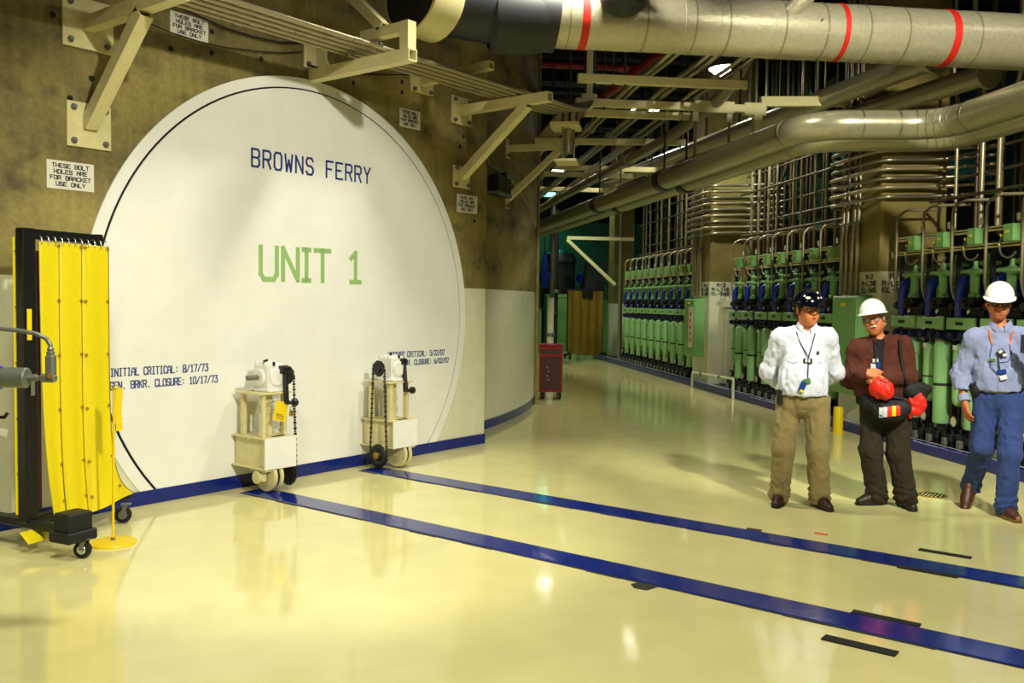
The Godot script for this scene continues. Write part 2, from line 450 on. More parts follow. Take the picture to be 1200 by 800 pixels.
# ---------------------------------------------------------------- figures: joined distance fields meshed as surface nets
class Field:
	var lo: Vector3
	var cell: float
	var nx: int
	var ny: int
	var nz: int
	var val := PackedFloat32Array()
	func _init(a: Vector3, b: Vector3, c: float) -> void:
		lo = a; cell = c
		nx = int((b.x - a.x) / c) + 2; ny = int((b.y - a.y) / c) + 2; nz = int((b.z - a.z) / c) + 2
		val.resize(nx * ny * nz); val.fill(10.0)
	# tapered capsule; sq squashes its section along z
	func cap(a: Vector3, b: Vector3, ra: float, rb: float, k := 0.03, sq := 1.0, sub := false) -> void:
		var m := maxf(ra, rb) + k * 1.5 + cell * 2.5
		var p0 := Vector3(minf(a.x, b.x), minf(a.y, b.y), minf(a.z, b.z)) - Vector3.ONE * m - lo
		var p1 := Vector3(maxf(a.x, b.x), maxf(a.y, b.y), maxf(a.z, b.z)) + Vector3.ONE * m - lo
		var i0 := maxi(0, int(p0.x / cell)); var i1 := mini(nx - 1, int(p1.x / cell) + 1)
		var j0 := maxi(0, int(p0.y / cell)); var j1 := mini(ny - 1, int(p1.y / cell) + 1)
		var k0 := maxi(0, int(p0.z / cell)); var k1 := mini(nz - 1, int(p1.z / cell) + 1)
		var ab := b - a
		var l2 := maxf(ab.length_squared(), 1e-9)
		var mn := minf(1.0, sq)
		for kk in range(k0, k1 + 1):
			for j in range(j0, j1 + 1):
				var at := (kk * ny + j) * nx
				for i in range(i0, i1 + 1):
					var p := Vector3(lo.x + i * cell, lo.y + j * cell, lo.z + kk * cell) - a
					var h := clampf(p.dot(ab) / l2, 0.0, 1.0)
					var e := p - ab * h
					e.z /= sq
					var d := (e.length() - (ra + (rb - ra) * h)) * mn
					var o := val[at + i]
					if sub:
						var hs := maxf(k - absf(o + d), 0.0) / k
						val[at + i] = maxf(o, -d) + hs * hs * k * 0.25
					else:
						var hh := maxf(k - absf(o - d), 0.0) / k
						val[at + i] = minf(o, d) - hh * hh * k * 0.25
	func ell(c: Vector3, r: Vector3, k := 0.03, bs := Basis.IDENTITY, sub := false) -> void:
		var m := maxf(r.x, maxf(r.y, r.z)) + k * 1.5 + cell * 2.5
		var p0 := c - Vector3.ONE * m - lo
		var p1 := c + Vector3.ONE * m - lo
		var i0 := maxi(0, int(p0.x / cell)); var i1 := mini(nx - 1, int(p1.x / cell) + 1)
		var j0 := maxi(0, int(p0.y / cell)); var j1 := mini(ny - 1, int(p1.y / cell) + 1)
		var k0 := maxi(0, int(p0.z / cell)); var k1 := mini(nz - 1, int(p1.z / cell) + 1)
		var inv := bs.inverse()
		for kk in range(k0, k1 + 1):
			for j in range(j0, j1 + 1):
				var at := (kk * ny + j) * nx
				for i in range(i0, i1 + 1):
					var p := inv * (Vector3(lo.x + i * cell, lo.y + j * cell, lo.z + kk * cell) - c)
					var q := p / r
					var g := (q / r).length()
					var ql := q.length()
					var d := ql * (ql - 1.0) / maxf(g, 1e-6) if ql > 1e-4 else -minf(r.x, minf(r.y, r.z))
					var o := val[at + i]
					if sub:
						var hs := maxf(k - absf(o + d), 0.0) / k
						val[at + i] = maxf(o, -d) + hs * hs * k * 0.25
					else:
						var hh := maxf(k - absf(o - d), 0.0) / k
						val[at + i] = minf(o, d) - hh * hh * k * 0.25
	# keep only the side of the plane that n points away from
	func cut(p: Vector3, n: Vector3) -> void:
		for kk in nz:
			for j in ny:
				var at := (kk * ny + j) * nx
				for i in nx:
					if val[at + i] < 0.1:
						val[at + i] = maxf(val[at + i], (Vector3(lo.x + i * cell, lo.y + j * cell, lo.z + kk * cell) - p).dot(n))
	func at(p: Vector3) -> float:
		var q := (p - lo) / cell
		var i := clampi(int(q.x), 0, nx - 2); var j := clampi(int(q.y), 0, ny - 2); var k := clampi(int(q.z), 0, nz - 2)
		var f := q - Vector3(i, j, k)
		var b := (k * ny + j) * nx + i
		var s := nx * ny
		var x0 := lerpf(lerpf(val[b], val[b + 1], f.x), lerpf(val[b + nx], val[b + nx + 1], f.x), f.y)
		var x1 := lerpf(lerpf(val[b + s], val[b + s + 1], f.x), lerpf(val[b + s + nx], val[b + s + nx + 1], f.x), f.y)
		return lerpf(x0, x1, f.z)
	# the surface met when coming from the front at x, y
	func front(x: float, y: float, off := 0.005) -> Vector3:
		var z := lo.z + (nz - 2) * cell
		while z > lo.z:
			if at(Vector3(x, y, z)) < 0.0: break
			z -= 0.002
		return Vector3(x, y, z + off)
	func around(c: Vector3, ang: float, off := 0.004) -> Vector3:
		var d := Vector3(sin(ang), 0, cos(ang))
		var r := 0.35
		while r > 0.0:
			if at(c + d * r) < 0.0: break
			r -= 0.003
		return c + d * (r + off)
	func mesh(o: Shape, x := Transform3D.IDENTITY, fold := 0.0, fq := 9.0, sd := 1, gather := 0.0) -> Shape:
		var idx := PackedInt32Array()
		idx.resize(nx * ny * nz); idx.fill(-1)
		var vs := PackedVector3Array()
		var s := nx * ny
		var band := cell * 1.8
		var quads := PackedInt32Array()
		var cells := PackedInt32Array()
		for k in nz - 1:
			for j in ny - 1:
				var b := (k * ny + j) * nx
				for i in nx - 1:
					var v0 := val[b + i]
					if v0 > band or v0 < -band: continue
					var c := [v0, val[b + i + 1], val[b + i + nx], val[b + i + nx + 1], val[b + i + s], val[b + i + s + 1], val[b + i + s + nx], val[b + i + s + nx + 1]]
					var neg := 0
					for e in 8:
						if c[e] < 0.0: neg += 1
					if neg == 0 or neg == 8: continue
					var sum := Vector3.ZERO
					var cnt := 0
					for e in [[0, 1], [2, 3], [4, 5], [6, 7], [0, 2], [1, 3], [4, 6], [5, 7], [0, 4], [1, 5], [2, 6], [3, 7]]:
						var a: int = e[0]
						var d: int = e[1]
						if (c[a] < 0.0) != (c[d] < 0.0):
							var f: float = c[a] / (c[a] - c[d])
							sum += Vector3(a & 1, (a >> 1) & 1, a >> 2).lerp(Vector3(d & 1, (d >> 1) & 1, d >> 2), f)
							cnt += 1
					idx[b + i] = vs.size()
					cells.append(b + i)
					vs.append(lo + (Vector3(i, j, k) + sum / cnt) * cell)
		for ci in cells:
			var neg0 := val[ci] < 0.0
			for e in [[1, nx, s], [nx, s, 1], [s, 1, nx]]:
				if (val[ci + e[0]] < 0.0) != neg0:
					var q := [idx[ci], idx[ci - e[1]], idx[ci - e[1] - e[2]], idx[ci - e[2]]]
					if q.min() < 0: continue
					if neg0: q.reverse()
					quads.append_array(q)
		var ns := PackedVector3Array()
		for pass_ in (2 if fold > 0.0 else 1):
			ns.resize(vs.size()); ns.fill(Vector3.ZERO)
			for q in range(0, quads.size(), 4):
				var nn := (vs[quads[q + 2]] - vs[quads[q]]).cross(vs[quads[q + 3]] - vs[quads[q + 1]])
				for e in 4: ns[quads[q + e]] += nn
			for i in vs.size(): ns[i] = ns[i].normalized()
			# outwards: the field grows along the normal
			var votes := 0
			for i in range(0, vs.size(), maxi(1, vs.size() / 60)):
				votes += 1 if at(vs[i] + ns[i] * cell) > at(vs[i] - ns[i] * cell) else -1
			if votes < 0:
				for i in vs.size(): ns[i] = -ns[i]
			if pass_ == 0 and fold > 0.0:
				var nz_ := FastNoiseLite.new()
				nz_.seed = sd; nz_.frequency = 1.0; nz_.fractal_octaves = 3
				for i in vs.size():
					var v := vs[i]
					var w := nz_.get_noise_3d(v.x * 4.0, v.y * 4.0, v.z * 4.0)
					var d := nz_.get_noise_3d(v.x * fq, v.y * fq * 0.35 + v.x * fq * 0.4 + w * 1.5, v.z * fq) * 1.3
					# cloth gathers in short folds above the hem
					d += sin(v.y * 85.0 + w * 9.0 + v.x * 12.0) * gather * smoothstep(0.26, 0.12, v.y)
					vs[i] = v + ns[i] * fold * d
		for q in range(0, quads.size(), 4):
			for e in [[0, 1, 2], [0, 2, 3]]:
				var a := quads[q + e[0]]
				var b := quads[q + e[1]]
				var c := quads[q + e[2]]
				var ua := Vector2(vs[a].x, vs[a].y)
				o.tri(x * vs[a], x * vs[b], x * vs[c], x.basis * ns[a], x.basis * ns[b], x.basis * ns[c], ua, ua, ua)
		return o

func head_shape(o: Shape, x: Transform3D, wide := 1.0, age := 0.0, sd := 1) -> void:
	var f := Field.new(Vector3(-0.12, -0.19, -0.14), Vector3(0.12, 0.15, 0.15), 0.0042)
	f.ell(Vector3(0, 0.035, -0.012), Vector3(0.076 * wide, 0.088, 0.096), 0.02)
	f.ell(Vector3(0, -0.045, 0.025), Vector3(0.060 * wide, 0.074, 0.066), 0.03)
	f.cap(Vector3(0, -0.102, 0.062), Vector3(0, -0.104, 0.060), 0.022, 0.022, 0.03)
	for s in [-1.0, 1.0]:
		f.cap(Vector3(0.052 * s * wide, -0.058, 0.0), Vector3(0.016 * s, -0.104, 0.052), 0.022, 0.020, 0.03)
		f.ell(Vector3(0.043 * s * wide, -0.026, 0.060), Vector3(0.024, 0.020, 0.022), 0.025)
		f.ell(Vector3(0.030 * s * wide, -0.064, 0.068), Vector3(0.022, 0.026, 0.018), 0.03)
	f.cap(Vector3(-0.036, 0.022, 0.080), Vector3(0.036, 0.022, 0.080), 0.012, 0.012, 0.02)
	for s in [-1.0, 1.0]:
		f.ell(Vector3(0.032 * s, 0.000, 0.100), Vector3(0.019, 0.012, 0.019), 0.012, Basis.IDENTITY, true)
		f.ell(Vector3(0.032 * s, 0.000, 0.079), Vector3(0.0155, 0.0125, 0.012), 0.006)
	f.cap(Vector3(0, 0.012, 0.088), Vector3(0, -0.030, 0.112), 0.009, 0.0135, 0.014)
	for s in [-1.0, 1.0]:
		f.ell(Vector3(0.0135 * s, -0.036, 0.100), Vector3(0.009, 0.008, 0.011), 0.008)
		f.cap(Vector3(0.026 * s, -0.040, 0.088), Vector3(0.034 * s, -0.068, 0.078), 0.004, 0.004, 0.008, 1.0, true)
	f.cap(Vector3(-0.020, -0.064, 0.088), Vector3(0.020, -0.064, 0.088), 0.008, 0.008, 0.012)
	f.cap(Vector3(-0.015, -0.078, 0.086), Vector3(0.015, -0.078, 0.086), 0.009, 0.009, 0.012)
	f.cap(Vector3(-0.022, -0.0705, 0.096), Vector3(0.022, -0.0705, 0.096), 0.0028, 0.0028, 0.005, 1.0, true)
	for s in [-1.0, 1.0]:
		f.ell(Vector3(0.079 * s * wide, -0.006, -0.010), Vector3(0.010, 0.034, 0.021), 0.008, Basis(Vector3.UP, 0.35 * s))
		f.ell(Vector3(0.089 * s * wide, -0.004, -0.004), Vector3(0.005, 0.020, 0.010), 0.005, Basis(Vector3.UP, 0.35 * s), true)
	f.cap(Vector3(0, -0.075, -0.020), Vector3(0, -0.20, -0.035), 0.054, 0.060, 0.03)
	f.mesh(o, x)

# the hand hangs from wrist w along d, the palm faces pn, the thumb lies towards th; curl in radians per joint
func hand_shape(o: Shape, w: Vector3, d: Vector3, pn: Vector3, curl: float, mirror: float) -> void:
	d = d.normalized()
	pn = (pn - d * pn.dot(d)).normalized()
	var side := d.cross(pn).normalized() * mirror
	var c := w + d * 0.085
	var f := Field.new(c - Vector3.ONE * 0.135, c + Vector3.ONE * 0.135, 0.0042)
	var offs := [0.031, 0.0105, -0.0105, -0.030]
	var lens := [0.072, 0.080, 0.074, 0.058]
	for i in 4:
		var kn: Vector3 = w + d * (0.088 - 0.004 * absf(i - 1.2)) + side * offs[i]
		f.cap(w + d * 0.012 + side * offs[i] * 0.55, kn, 0.0165, 0.0120, 0.016)
		var p := kn
		var a := curl * 0.75 + 0.05 * i
		for sgm in 3:
			var dir: Vector3 = (d * cos(a) + pn * sin(a) + side * offs[i] * 1.5 * (1.0 if sgm == 0 else 0.4)).normalized()
			var q: Vector3 = p + dir * lens[i] * [0.45, 0.30, 0.25][sgm]
			f.cap(p, q, [0.0098, 0.009, 0.0083][sgm], [0.009, 0.0083, 0.0072][sgm], 0.005)
			p = q
			a += curl
	f.cap(w + d * 0.030 + side * 0.018 + pn * 0.006, w + d * 0.060 + side * 0.016 + pn * 0.010, 0.018, 0.014, 0.016)
	var t0 := w + d * 0.028 + side * 0.022 + pn * 0.006
	var t1 := t0 + (d * 0.72 + side * 0.62 + pn * 0.30).normalized() * 0.043
	var t2 := t1 + (d * 0.90 + side * 0.20 + pn * (0.25 + curl * 0.5)).normalized() * 0.032
	var t3 := t2 + (d * 0.85 - side * 0.05 + pn * (0.35 + curl * 0.6)).normalized() * 0.024
	f.cap(t0, t1, 0.0145, 0.0112, 0.012); f.cap(t1, t2, 0.0108, 0.0098, 0.006); f.cap(t2, t3, 0.0098, 0.0080, 0.006)
	f.cap(w - d * 0.035, w + d * 0.02, 0.026, 0.024, 0.012)
	f.mesh(o)

func add_trunk(f: Field, J: Dictionary, e: float, arms: Array) -> void:
	f.ell(J.chest, Vector3(J.cw + e, 0.20, J.cd + e), 0.05)
	f.ell(J.belly, Vector3(J.bw + e, 0.17, J.bd + e), 0.07)
	f.cap(J.sl, J.nk, 0.068 + e, 0.062 + e * 0.5, 0.05)
	f.cap(J.sr, J.nk, 0.068 + e, 0.062 + e * 0.5, 0.05)
	for a in arms:
		f.cap(J["s" + a], J["e" + a], 0.060 + e, 0.046 + e, 0.04)

func body_mesh(J: Dictionary, hx: Transform3D, wide: float) -> Shape:
	var o := sh()
	var f := Field.new(Vector3(-0.52, -0.02, -0.45), Vector3(0.50, 1.62, 0.42), 0.0145)
	add_trunk(f, J, -0.012, ["l", "r"])
	f.ell(J.pelvis, Vector3(0.15, 0.13, 0.105), 0.06)
	f.cap(J.nk + Vector3(0, -0.05, -0.01), hx * Vector3(0, -0.12, -0.02), 0.062, 0.052, 0.03)
	for a in ["l", "r"]:
		f.cap(J["e" + a], J["w" + a], 0.041, 0.027, 0.03)
		f.cap(J["h" + a], J["k" + a], 0.078, 0.055, 0.04)
		f.cap(J["k" + a], J["a" + a], 0.054, 0.036, 0.03)
		f.cap(J["a" + a] + Vector3(0, -0.02, 0), J["t" + a] + Vector3(0, 0.03, 0), 0.034, 0.026, 0.03)
	f.mesh(o)
	head_shape(o, hx, wide)
	for a in ["l", "r"]:
		hand_shape(o, J["w" + a], J["hd" + a], J["pn" + a], J["cu" + a], J["mi" + a])
	return o

func shirt_field(J: Dictionary, e: float, hem: float, cuff: float) -> Field:
	var f := Field.new(Vector3(-0.52, hem - 0.1, -0.45), Vector3(0.50, 1.58, 0.42), 0.0135)
	add_trunk(f, J, e, ["l", "r"])
	f.ell(J.belly + Vector3(0, -0.12, 0), Vector3(J.bw + e, 0.14, J.bd + e - 0.01), 0.06)
	for a in ["l", "r"]:
		var c: Vector3 = J["e" + a].lerp(J["w" + a], cuff)
		f.cap(J["e" + a], c, 0.054 + e, 0.040 + e * 0.6, 0.035)
	f.cut(Vector3(0, hem, 0), Vector3.DOWN)
	f.cap(J.nk + Vector3(0, 0.055, 0.02), J.nk + Vector3(0, 0.15, 0.02), 0.050, 0.085, 0.01, 1.0, true)
	return f

func trouser_field(J: Dictionary, thigh: float, knee: float, hem: float, top: float, waist: Vector2) -> Field:
	var f := Field.new(Vector3(-0.45, 0.0, -0.5), Vector3(0.45, top + 0.06, 0.42), 0.0135)
	f.ell(J.pelvis + Vector3(0, 0.01, 0), Vector3(waist.x, 0.15, waist.y), 0.06)
	f.ell(J.pelvis + Vector3(0, 0.10, 0), Vector3(waist.x * 0.98, 0.13, waist.y), 0.05)
	for a in ["l", "r"]:
		var k: Vector3 = J["k" + a]
		var n: Vector3 = J["a" + a]
		f.cap(J["h" + a] + Vector3(0, 0.02, 0), k, thigh, knee, 0.035)
		var h: Vector3 = n + (k - n).normalized() * 0.015
		f.cap(k, h, knee, hem, 0.03)
		f.cap(h + (k - n).normalized() * 0.03, h + Vector3(0, -0.012, 0.01), hem + 0.006, hem + 0.010, 0.015)
	f.cut(Vector3(0, top, 0), Vector3.UP)
	return f

func shoe(a: Vector3, t: Vector3, up := 0.095) -> Array:
	var d := (t - a); d.y = 0.0
	var dir := d.normalized()
	var x := Transform3D(Basis(Vector3.UP.cross(dir), Vector3.UP, dir), Vector3(a.x, 0, a.z))
	var f := Field.new(Vector3(-0.08, -0.02, -0.12), Vector3(0.08, 0.16, 0.26), 0.006)
	f.cap(Vector3(0, 0.05, -0.045), Vector3(0, up, -0.03), 0.042, 0.040, 0.03)
	f.cap(Vector3(0, 0.042, -0.05), Vector3(0, 0.045, 0.06), 0.040, 0.042, 0.03)
	f.cap(Vector3(0, 0.045, 0.05), Vector3(0, 0.030, 0.165), 0.046, 0.034, 0.03)
	f.cap(Vector3(0, 0.085, 0.0), Vector3(0, 0.05, 0.11), 0.034, 0.034, 0.03)
	f.cut(Vector3(0, 0.016, 0), Vector3.DOWN)
	var so := Field.new(Vector3(-0.08, -0.03, -0.12), Vector3(0.08, 0.06, 0.26), 0.006)
	so.cap(Vector3(0, 0.012, -0.05), Vector3(0, 0.012, 0.07), 0.045, 0.050, 0.02)
	so.cap(Vector3(0, 0.012, 0.06), Vector3(0, 0.012, 0.165), 0.050, 0.039, 0.02)
	so.cut(Vector3(0, 0.022, 0), Vector3.UP)
	so.cut(Vector3(0, 0.0, 0), Vector3.DOWN)
	var lc := sh()
	for k in 4:
		lc = tube(lc, [Vector3(-0.024, 0.098 - 0.012 * k, 0.045 + 0.020 * k), Vector3(0, 0.106 - 0.011 * k, 0.046 + 0.020 * k), Vector3(0.024, 0.098 - 0.012 * k, 0.045 + 0.020 * k)], 0.003, 5)
	return [f.mesh(sh()), so.mesh(sh()), lc, x]

func hard_hat(o: Shape) -> Shape:
	var ringsv := []
	var seg := 40
	var prof := []
	prof.append([0.93, 0.0, -0.004]); prof.append([1.0, 1.0, -0.003]); prof.append([1.0, 1.02, 0.004]); prof.append([1.0, 0.12, 0.013])
	for k in 11:
		var ph := PI * 0.5 * k / 10.0
		prof.append([cos(ph), 0.0, 0.014 + 0.116 * sin(ph)])
	for p in prof:
		var ring := PackedVector3Array()
		for k in seg:
			var a := TAU * k / seg
			var fr := pow(maxf(0.0, cos(a)), 2.0)
			var out: float = p[1] * (0.012 + 0.040 * fr)
			var x: float = sin(a) * (0.104 * p[0] + out)
			var z: float = cos(a) * (0.128 * p[0] + out)
			var y: float = p[2] - 0.012 * fr * p[1]
			if p[1] == 0.0 and p[2] > 0.02: y += 0.006 * exp(-pow(x / 0.016, 2.0)) * p[0]
			ring.append(Vector3(x, y, z))
		ringsv.append(ring)
	for i in ringsv.size() - 1:
		for k in seg:
			var q := [ringsv[i][k], ringsv[i][(k + 1) % seg], ringsv[i + 1][(k + 1) % seg], ringsv[i + 1][k]]
			var nn := []
			for e in q:
				var m := Vector3(e.x / 0.0137, (e.y - 0.0) / 0.014, e.z / 0.0196).normalized()
				if i == 0: m = Vector3.DOWN
				elif i == 1: m = Vector3(e.x, 0, e.z).normalized()
				elif i == 2: m = (Vector3.UP + Vector3(e.x, 0, e.z).normalized() * 0.3).normalized()
				nn.append(m)
			o.tri(q[0], q[1], q[2], nn[0], nn[1], nn[2])
			o.tri(q[0], q[2], q[3], nn[0], nn[2], nn[3])
	return o

func glasses(p: Node3D, hx: Transform3D, frame: Material, lens: Material) -> void:
	var g := sh()
	var ln := sh()
	for s in [-1.0, 1.0]:
		var pts := []
		for k in 13:
			var a := TAU * k / 12.0
			pts.append(Vector3(s * 0.034 + 0.025 * cos(a), -0.002 + 0.017 * sin(a), 0.104 - 0.006 * absf(cos(a)) * (1.0 if cos(a) * s > 0 else 0.0)))
		tube(g, pts, 0.0022, 5, false)
		var poly := PackedVector2Array()
		for k in 12: poly.append(Vector2(s * 0.034 + 0.024 * cos(TAU * k / 12.0), -0.002 + 0.016 * sin(TAU * k / 12.0)))
		prism(ln, poly, 0.100, 0.102)
		tube(g, [Vector3(s * 0.059, 0.006, 0.099), Vector3(s * 0.078, 0.006, 0.07), Vector3(s * 0.083, 0.008, 0.0), Vector3(s * 0.082, -0.005, -0.02)], 0.0022, 5)
	tube(g, [Vector3(-0.010, 0.004, 0.104), Vector3(0, 0.008, 0.108), Vector3(0.010, 0.004, 0.104)], 0.0022, 5)
	var o := obj("glasses", g, frame, p); o.transform = hx
	obj("lens", ln, lens, o)

func face_parts(p: Node3D, hx: Transform3D) -> void:
	for s in [-1.0, 1.0]:
		var e := obj("eye", ball(sh(), Vector3(0.032 * s, 0.0, 0.0805), Vector3(0.0125, 0.0085, 0.0125), 12, 8), M.eye_white, p)
		e.transform = hx
		obj("iris", ball(sh(), Vector3(0.032 * s, 0.0, 0.0905), Vector3(0.0052, 0.0052, 0.003), 10, 6), M.iris, e)
	var l := sh()
	tube(l, [Vector3(-0.021, -0.0685, 0.0905), Vector3(-0.008, -0.066, 0.0975), Vector3(0.008, -0.066, 0.0975), Vector3(0.021, -0.0685, 0.0905)], 0.0042, 6)
	tube(l, [Vector3(-0.018, -0.0735, 0.0905), Vector3(0, -0.0775, 0.0965), Vector3(0.018, -0.0735, 0.0905)], 0.0048, 6)
	obj("mouth", l, M.lips, p).transform = hx

func hair_shape(wide: float, low: float) -> Shape:
	var f := Field.new(Vector3(-0.12, -0.13, -0.15), Vector3(0.12, 0.15, 0.12), 0.0055)
	f.ell(Vector3(0, 0.035, -0.020), Vector3(0.083 * wide, 0.094, 0.098), 0.01)
	for s in [-1.0, 1.0]: f.cap(Vector3(0.076 * s * wide, 0.03, 0.022), Vector3(0.075 * s * wide, low + 0.04, 0.020), 0.010, 0.007, 0.012)
	f.cap(Vector3(-0.045, low, -0.075), Vector3(0.045, low, -0.075), 0.035, 0.035, 0.03)
	f.cut(Vector3(0, 0.0, 0.040), Vector3(0, -0.25, 1).normalized())
	f.ell(Vector3(0, -0.075, 0.03), Vector3(0.09, 0.07, 0.06), 0.01, Basis.IDENTITY, true)
	return f.mesh(sh(), Transform3D.IDENTITY, 0.004, 60.0)

func belt(p: Node3D, f: Field, c: Vector3, hgt: float, m: Material, buckle: Material) -> void:
	var o := sh()
	var n := 36
	var pts := []
	for k in n: pts.append(f.around(c, TAU * k / n, 0.005))
	for k in n:
		var a: Vector3 = pts[k]
		var b: Vector3 = pts[(k + 1) % n]
		var nn := ((a + b) * 0.5 - c).normalized()
		var u := Vector3.UP * hgt * 0.5
		o.quad(a - u, b - u, b + u, a + u, nn)
		o.quad(a + u, b + u, b + u - nn * 0.02, a + u - nn * 0.02, Vector3.UP)
		o.quad(a - u, b - u, b - u - nn * 0.02, a - u - nn * 0.02, Vector3.DOWN)
	var bl := obj("belt", o, m, p)
	var bc := sh()
	var fr := f.front(c.x, c.y, 0.009)
	for e in [[Vector3(0, 0.017, 0), Vector3(0.05, 0.006, 0.006)], [Vector3(0, -0.017, 0), Vector3(0.05, 0.006, 0.006)], [Vector3(-0.022, 0, 0), Vector3(0.006, 0.036, 0.006)], [Vector3(0.022, 0, 0), Vector3(0.006, 0.036, 0.006)], [Vector3(0.004, 0, 0.001), Vector3(0.04, 0.005, 0.005)]]:
		box(bc, fr + e[0], e[1], 0.001)
	obj("buckle", bc, buckle, bl)

func collar(p: Node3D, nk: Vector3, tilt: Basis, m: Material, r := 0.066) -> void:
	var o := sh()
	var n := 24
	var x := Transform3D(tilt, nk + Vector3(0, 0.040, 0.0))
	for k in n:
		var a0 := deg_to_rad(22.0) + (TAU - deg_to_rad(44.0)) * k / n
		var a1 := deg_to_rad(22.0) + (TAU - deg_to_rad(44.0)) * (k + 1) / n
		var q := []
		for a in [a0, a1]:
			var d := Vector3(sin(a), 0, cos(a))
			var dip := 0.030 * pow(maxf(0.0, cos(a)), 2.0)
			var pt := 0.030 * pow(maxf(0.0, cos(a)), 6.0)
			q.append([d * (r - 0.002) + Vector3(0, 0.055 - dip, 0.008), d * (r + 0.004) + Vector3(0, 0.058 - dip, 0.008), d * (r + 0.020) + Vector3(0, 0.020 - dip - pt, 0.012), d * (r + 0.012) + Vector3(0, 0.018 - dip - pt, 0.010)])
		var nn := (x.basis * Vector3(sin((a0 + a1) / 2), 0.4, cos((a0 + a1) / 2))).normalized()
		for e in 3:
			o.quad(x * q[0][e], x * q[1][e], x * q[1][e + 1], x * q[0][e + 1], nn if e != 0 else Vector3.UP)
	obj("collar", o, m, p)

# flap or patch that follows the front of the garment
func patch(o: Shape, f: Field, x0: float, x1: float, y0: float, y1: float, off := 0.004, dip := 0.0) -> Shape:
	var n := 8
	for i in n:
		for j in 3:
			var q := []
			for e in [[i, j], [i + 1, j], [i + 1, j + 1], [i, j + 1]]:
				var u: float = float(e[0]) / n
				var v: float = float(e[1]) / 3.0
				q.append(f.front(lerpf(x0, x1, u), lerpf(y0 - dip * (1.0 - absf(u * 2.0 - 1.0)), y1, v), off))
			o.quad(q[0], q[1], q[2], q[3], (q[1] - q[0]).cross(q[3] - q[0]).normalized())
	var b := []
	for i in n + 1: b.append(f.front(lerpf(x0, x1, float(i) / n), y0 - dip * (1.0 - absf(2.0 * i / n - 1.0)), off))
	tube(o, b, 0.0025, 4)
	return o

func draped(f: Field, pts: Array, r: float, off := 0.006) -> Shape:
	var out := []
	for i in pts.size() - 1:
		for k in 6:
			var q: Vector2 = pts[i].lerp(pts[i + 1], k / 6.0)
			out.append(f.front(q.x, q.y, off))
	out.append(f.front(pts[-1].x, pts[-1].y, off))
	return tube(sh(), out, r, 6)

func badge(p: Node3D, called: String, f: Field, x: float, y: float, w: float, h: float, m: Material, tilt := 0.0, parent_off := 0.014) -> void:
	var c := f.front(x, y, parent_off)
	obj(called, box(sh(), c, Vector3(w, h, 0.006), 0.002, Basis(Vector3.BACK, tilt)), m, p)

func shoes(p: Node3D, J: Dictionary, m: Material, sm: Material, tilt := 0.0) -> void:
	for a in ["l", "r"]:
		var s := shoe(J["a" + a], J["t" + a])
		var x: Transform3D = s[3]
		if a == "l" and tilt != 0.0:
			x = x * Transform3D(Basis.IDENTITY, Vector3(0, 0, 0.13)) * Transform3D(Basis(Vector3.RIGHT, tilt), Vector3.ZERO) * Transform3D(Basis.IDENTITY, Vector3(0, 0, -0.13))
		var o := obj("shoe", s[0], m, p); o.transform = x
		obj("sole", s[1], sm, o); obj("laces", s[2], sm, o)

func wear_hat(p: Node3D, hx: Transform3D, m: Material, tilt := 0.0) -> MeshInstance3D:
	var o := obj("hard_hat", hard_hat(sh()), m, p)
	o.transform = hx * Transform3D(Basis(Vector3.RIGHT, tilt), Vector3(0, 0.040, 0.0))
	return o

func face_to(at: Vector3) -> float:
	return atan2(0.0 - at.x, 6.711 - at.z)

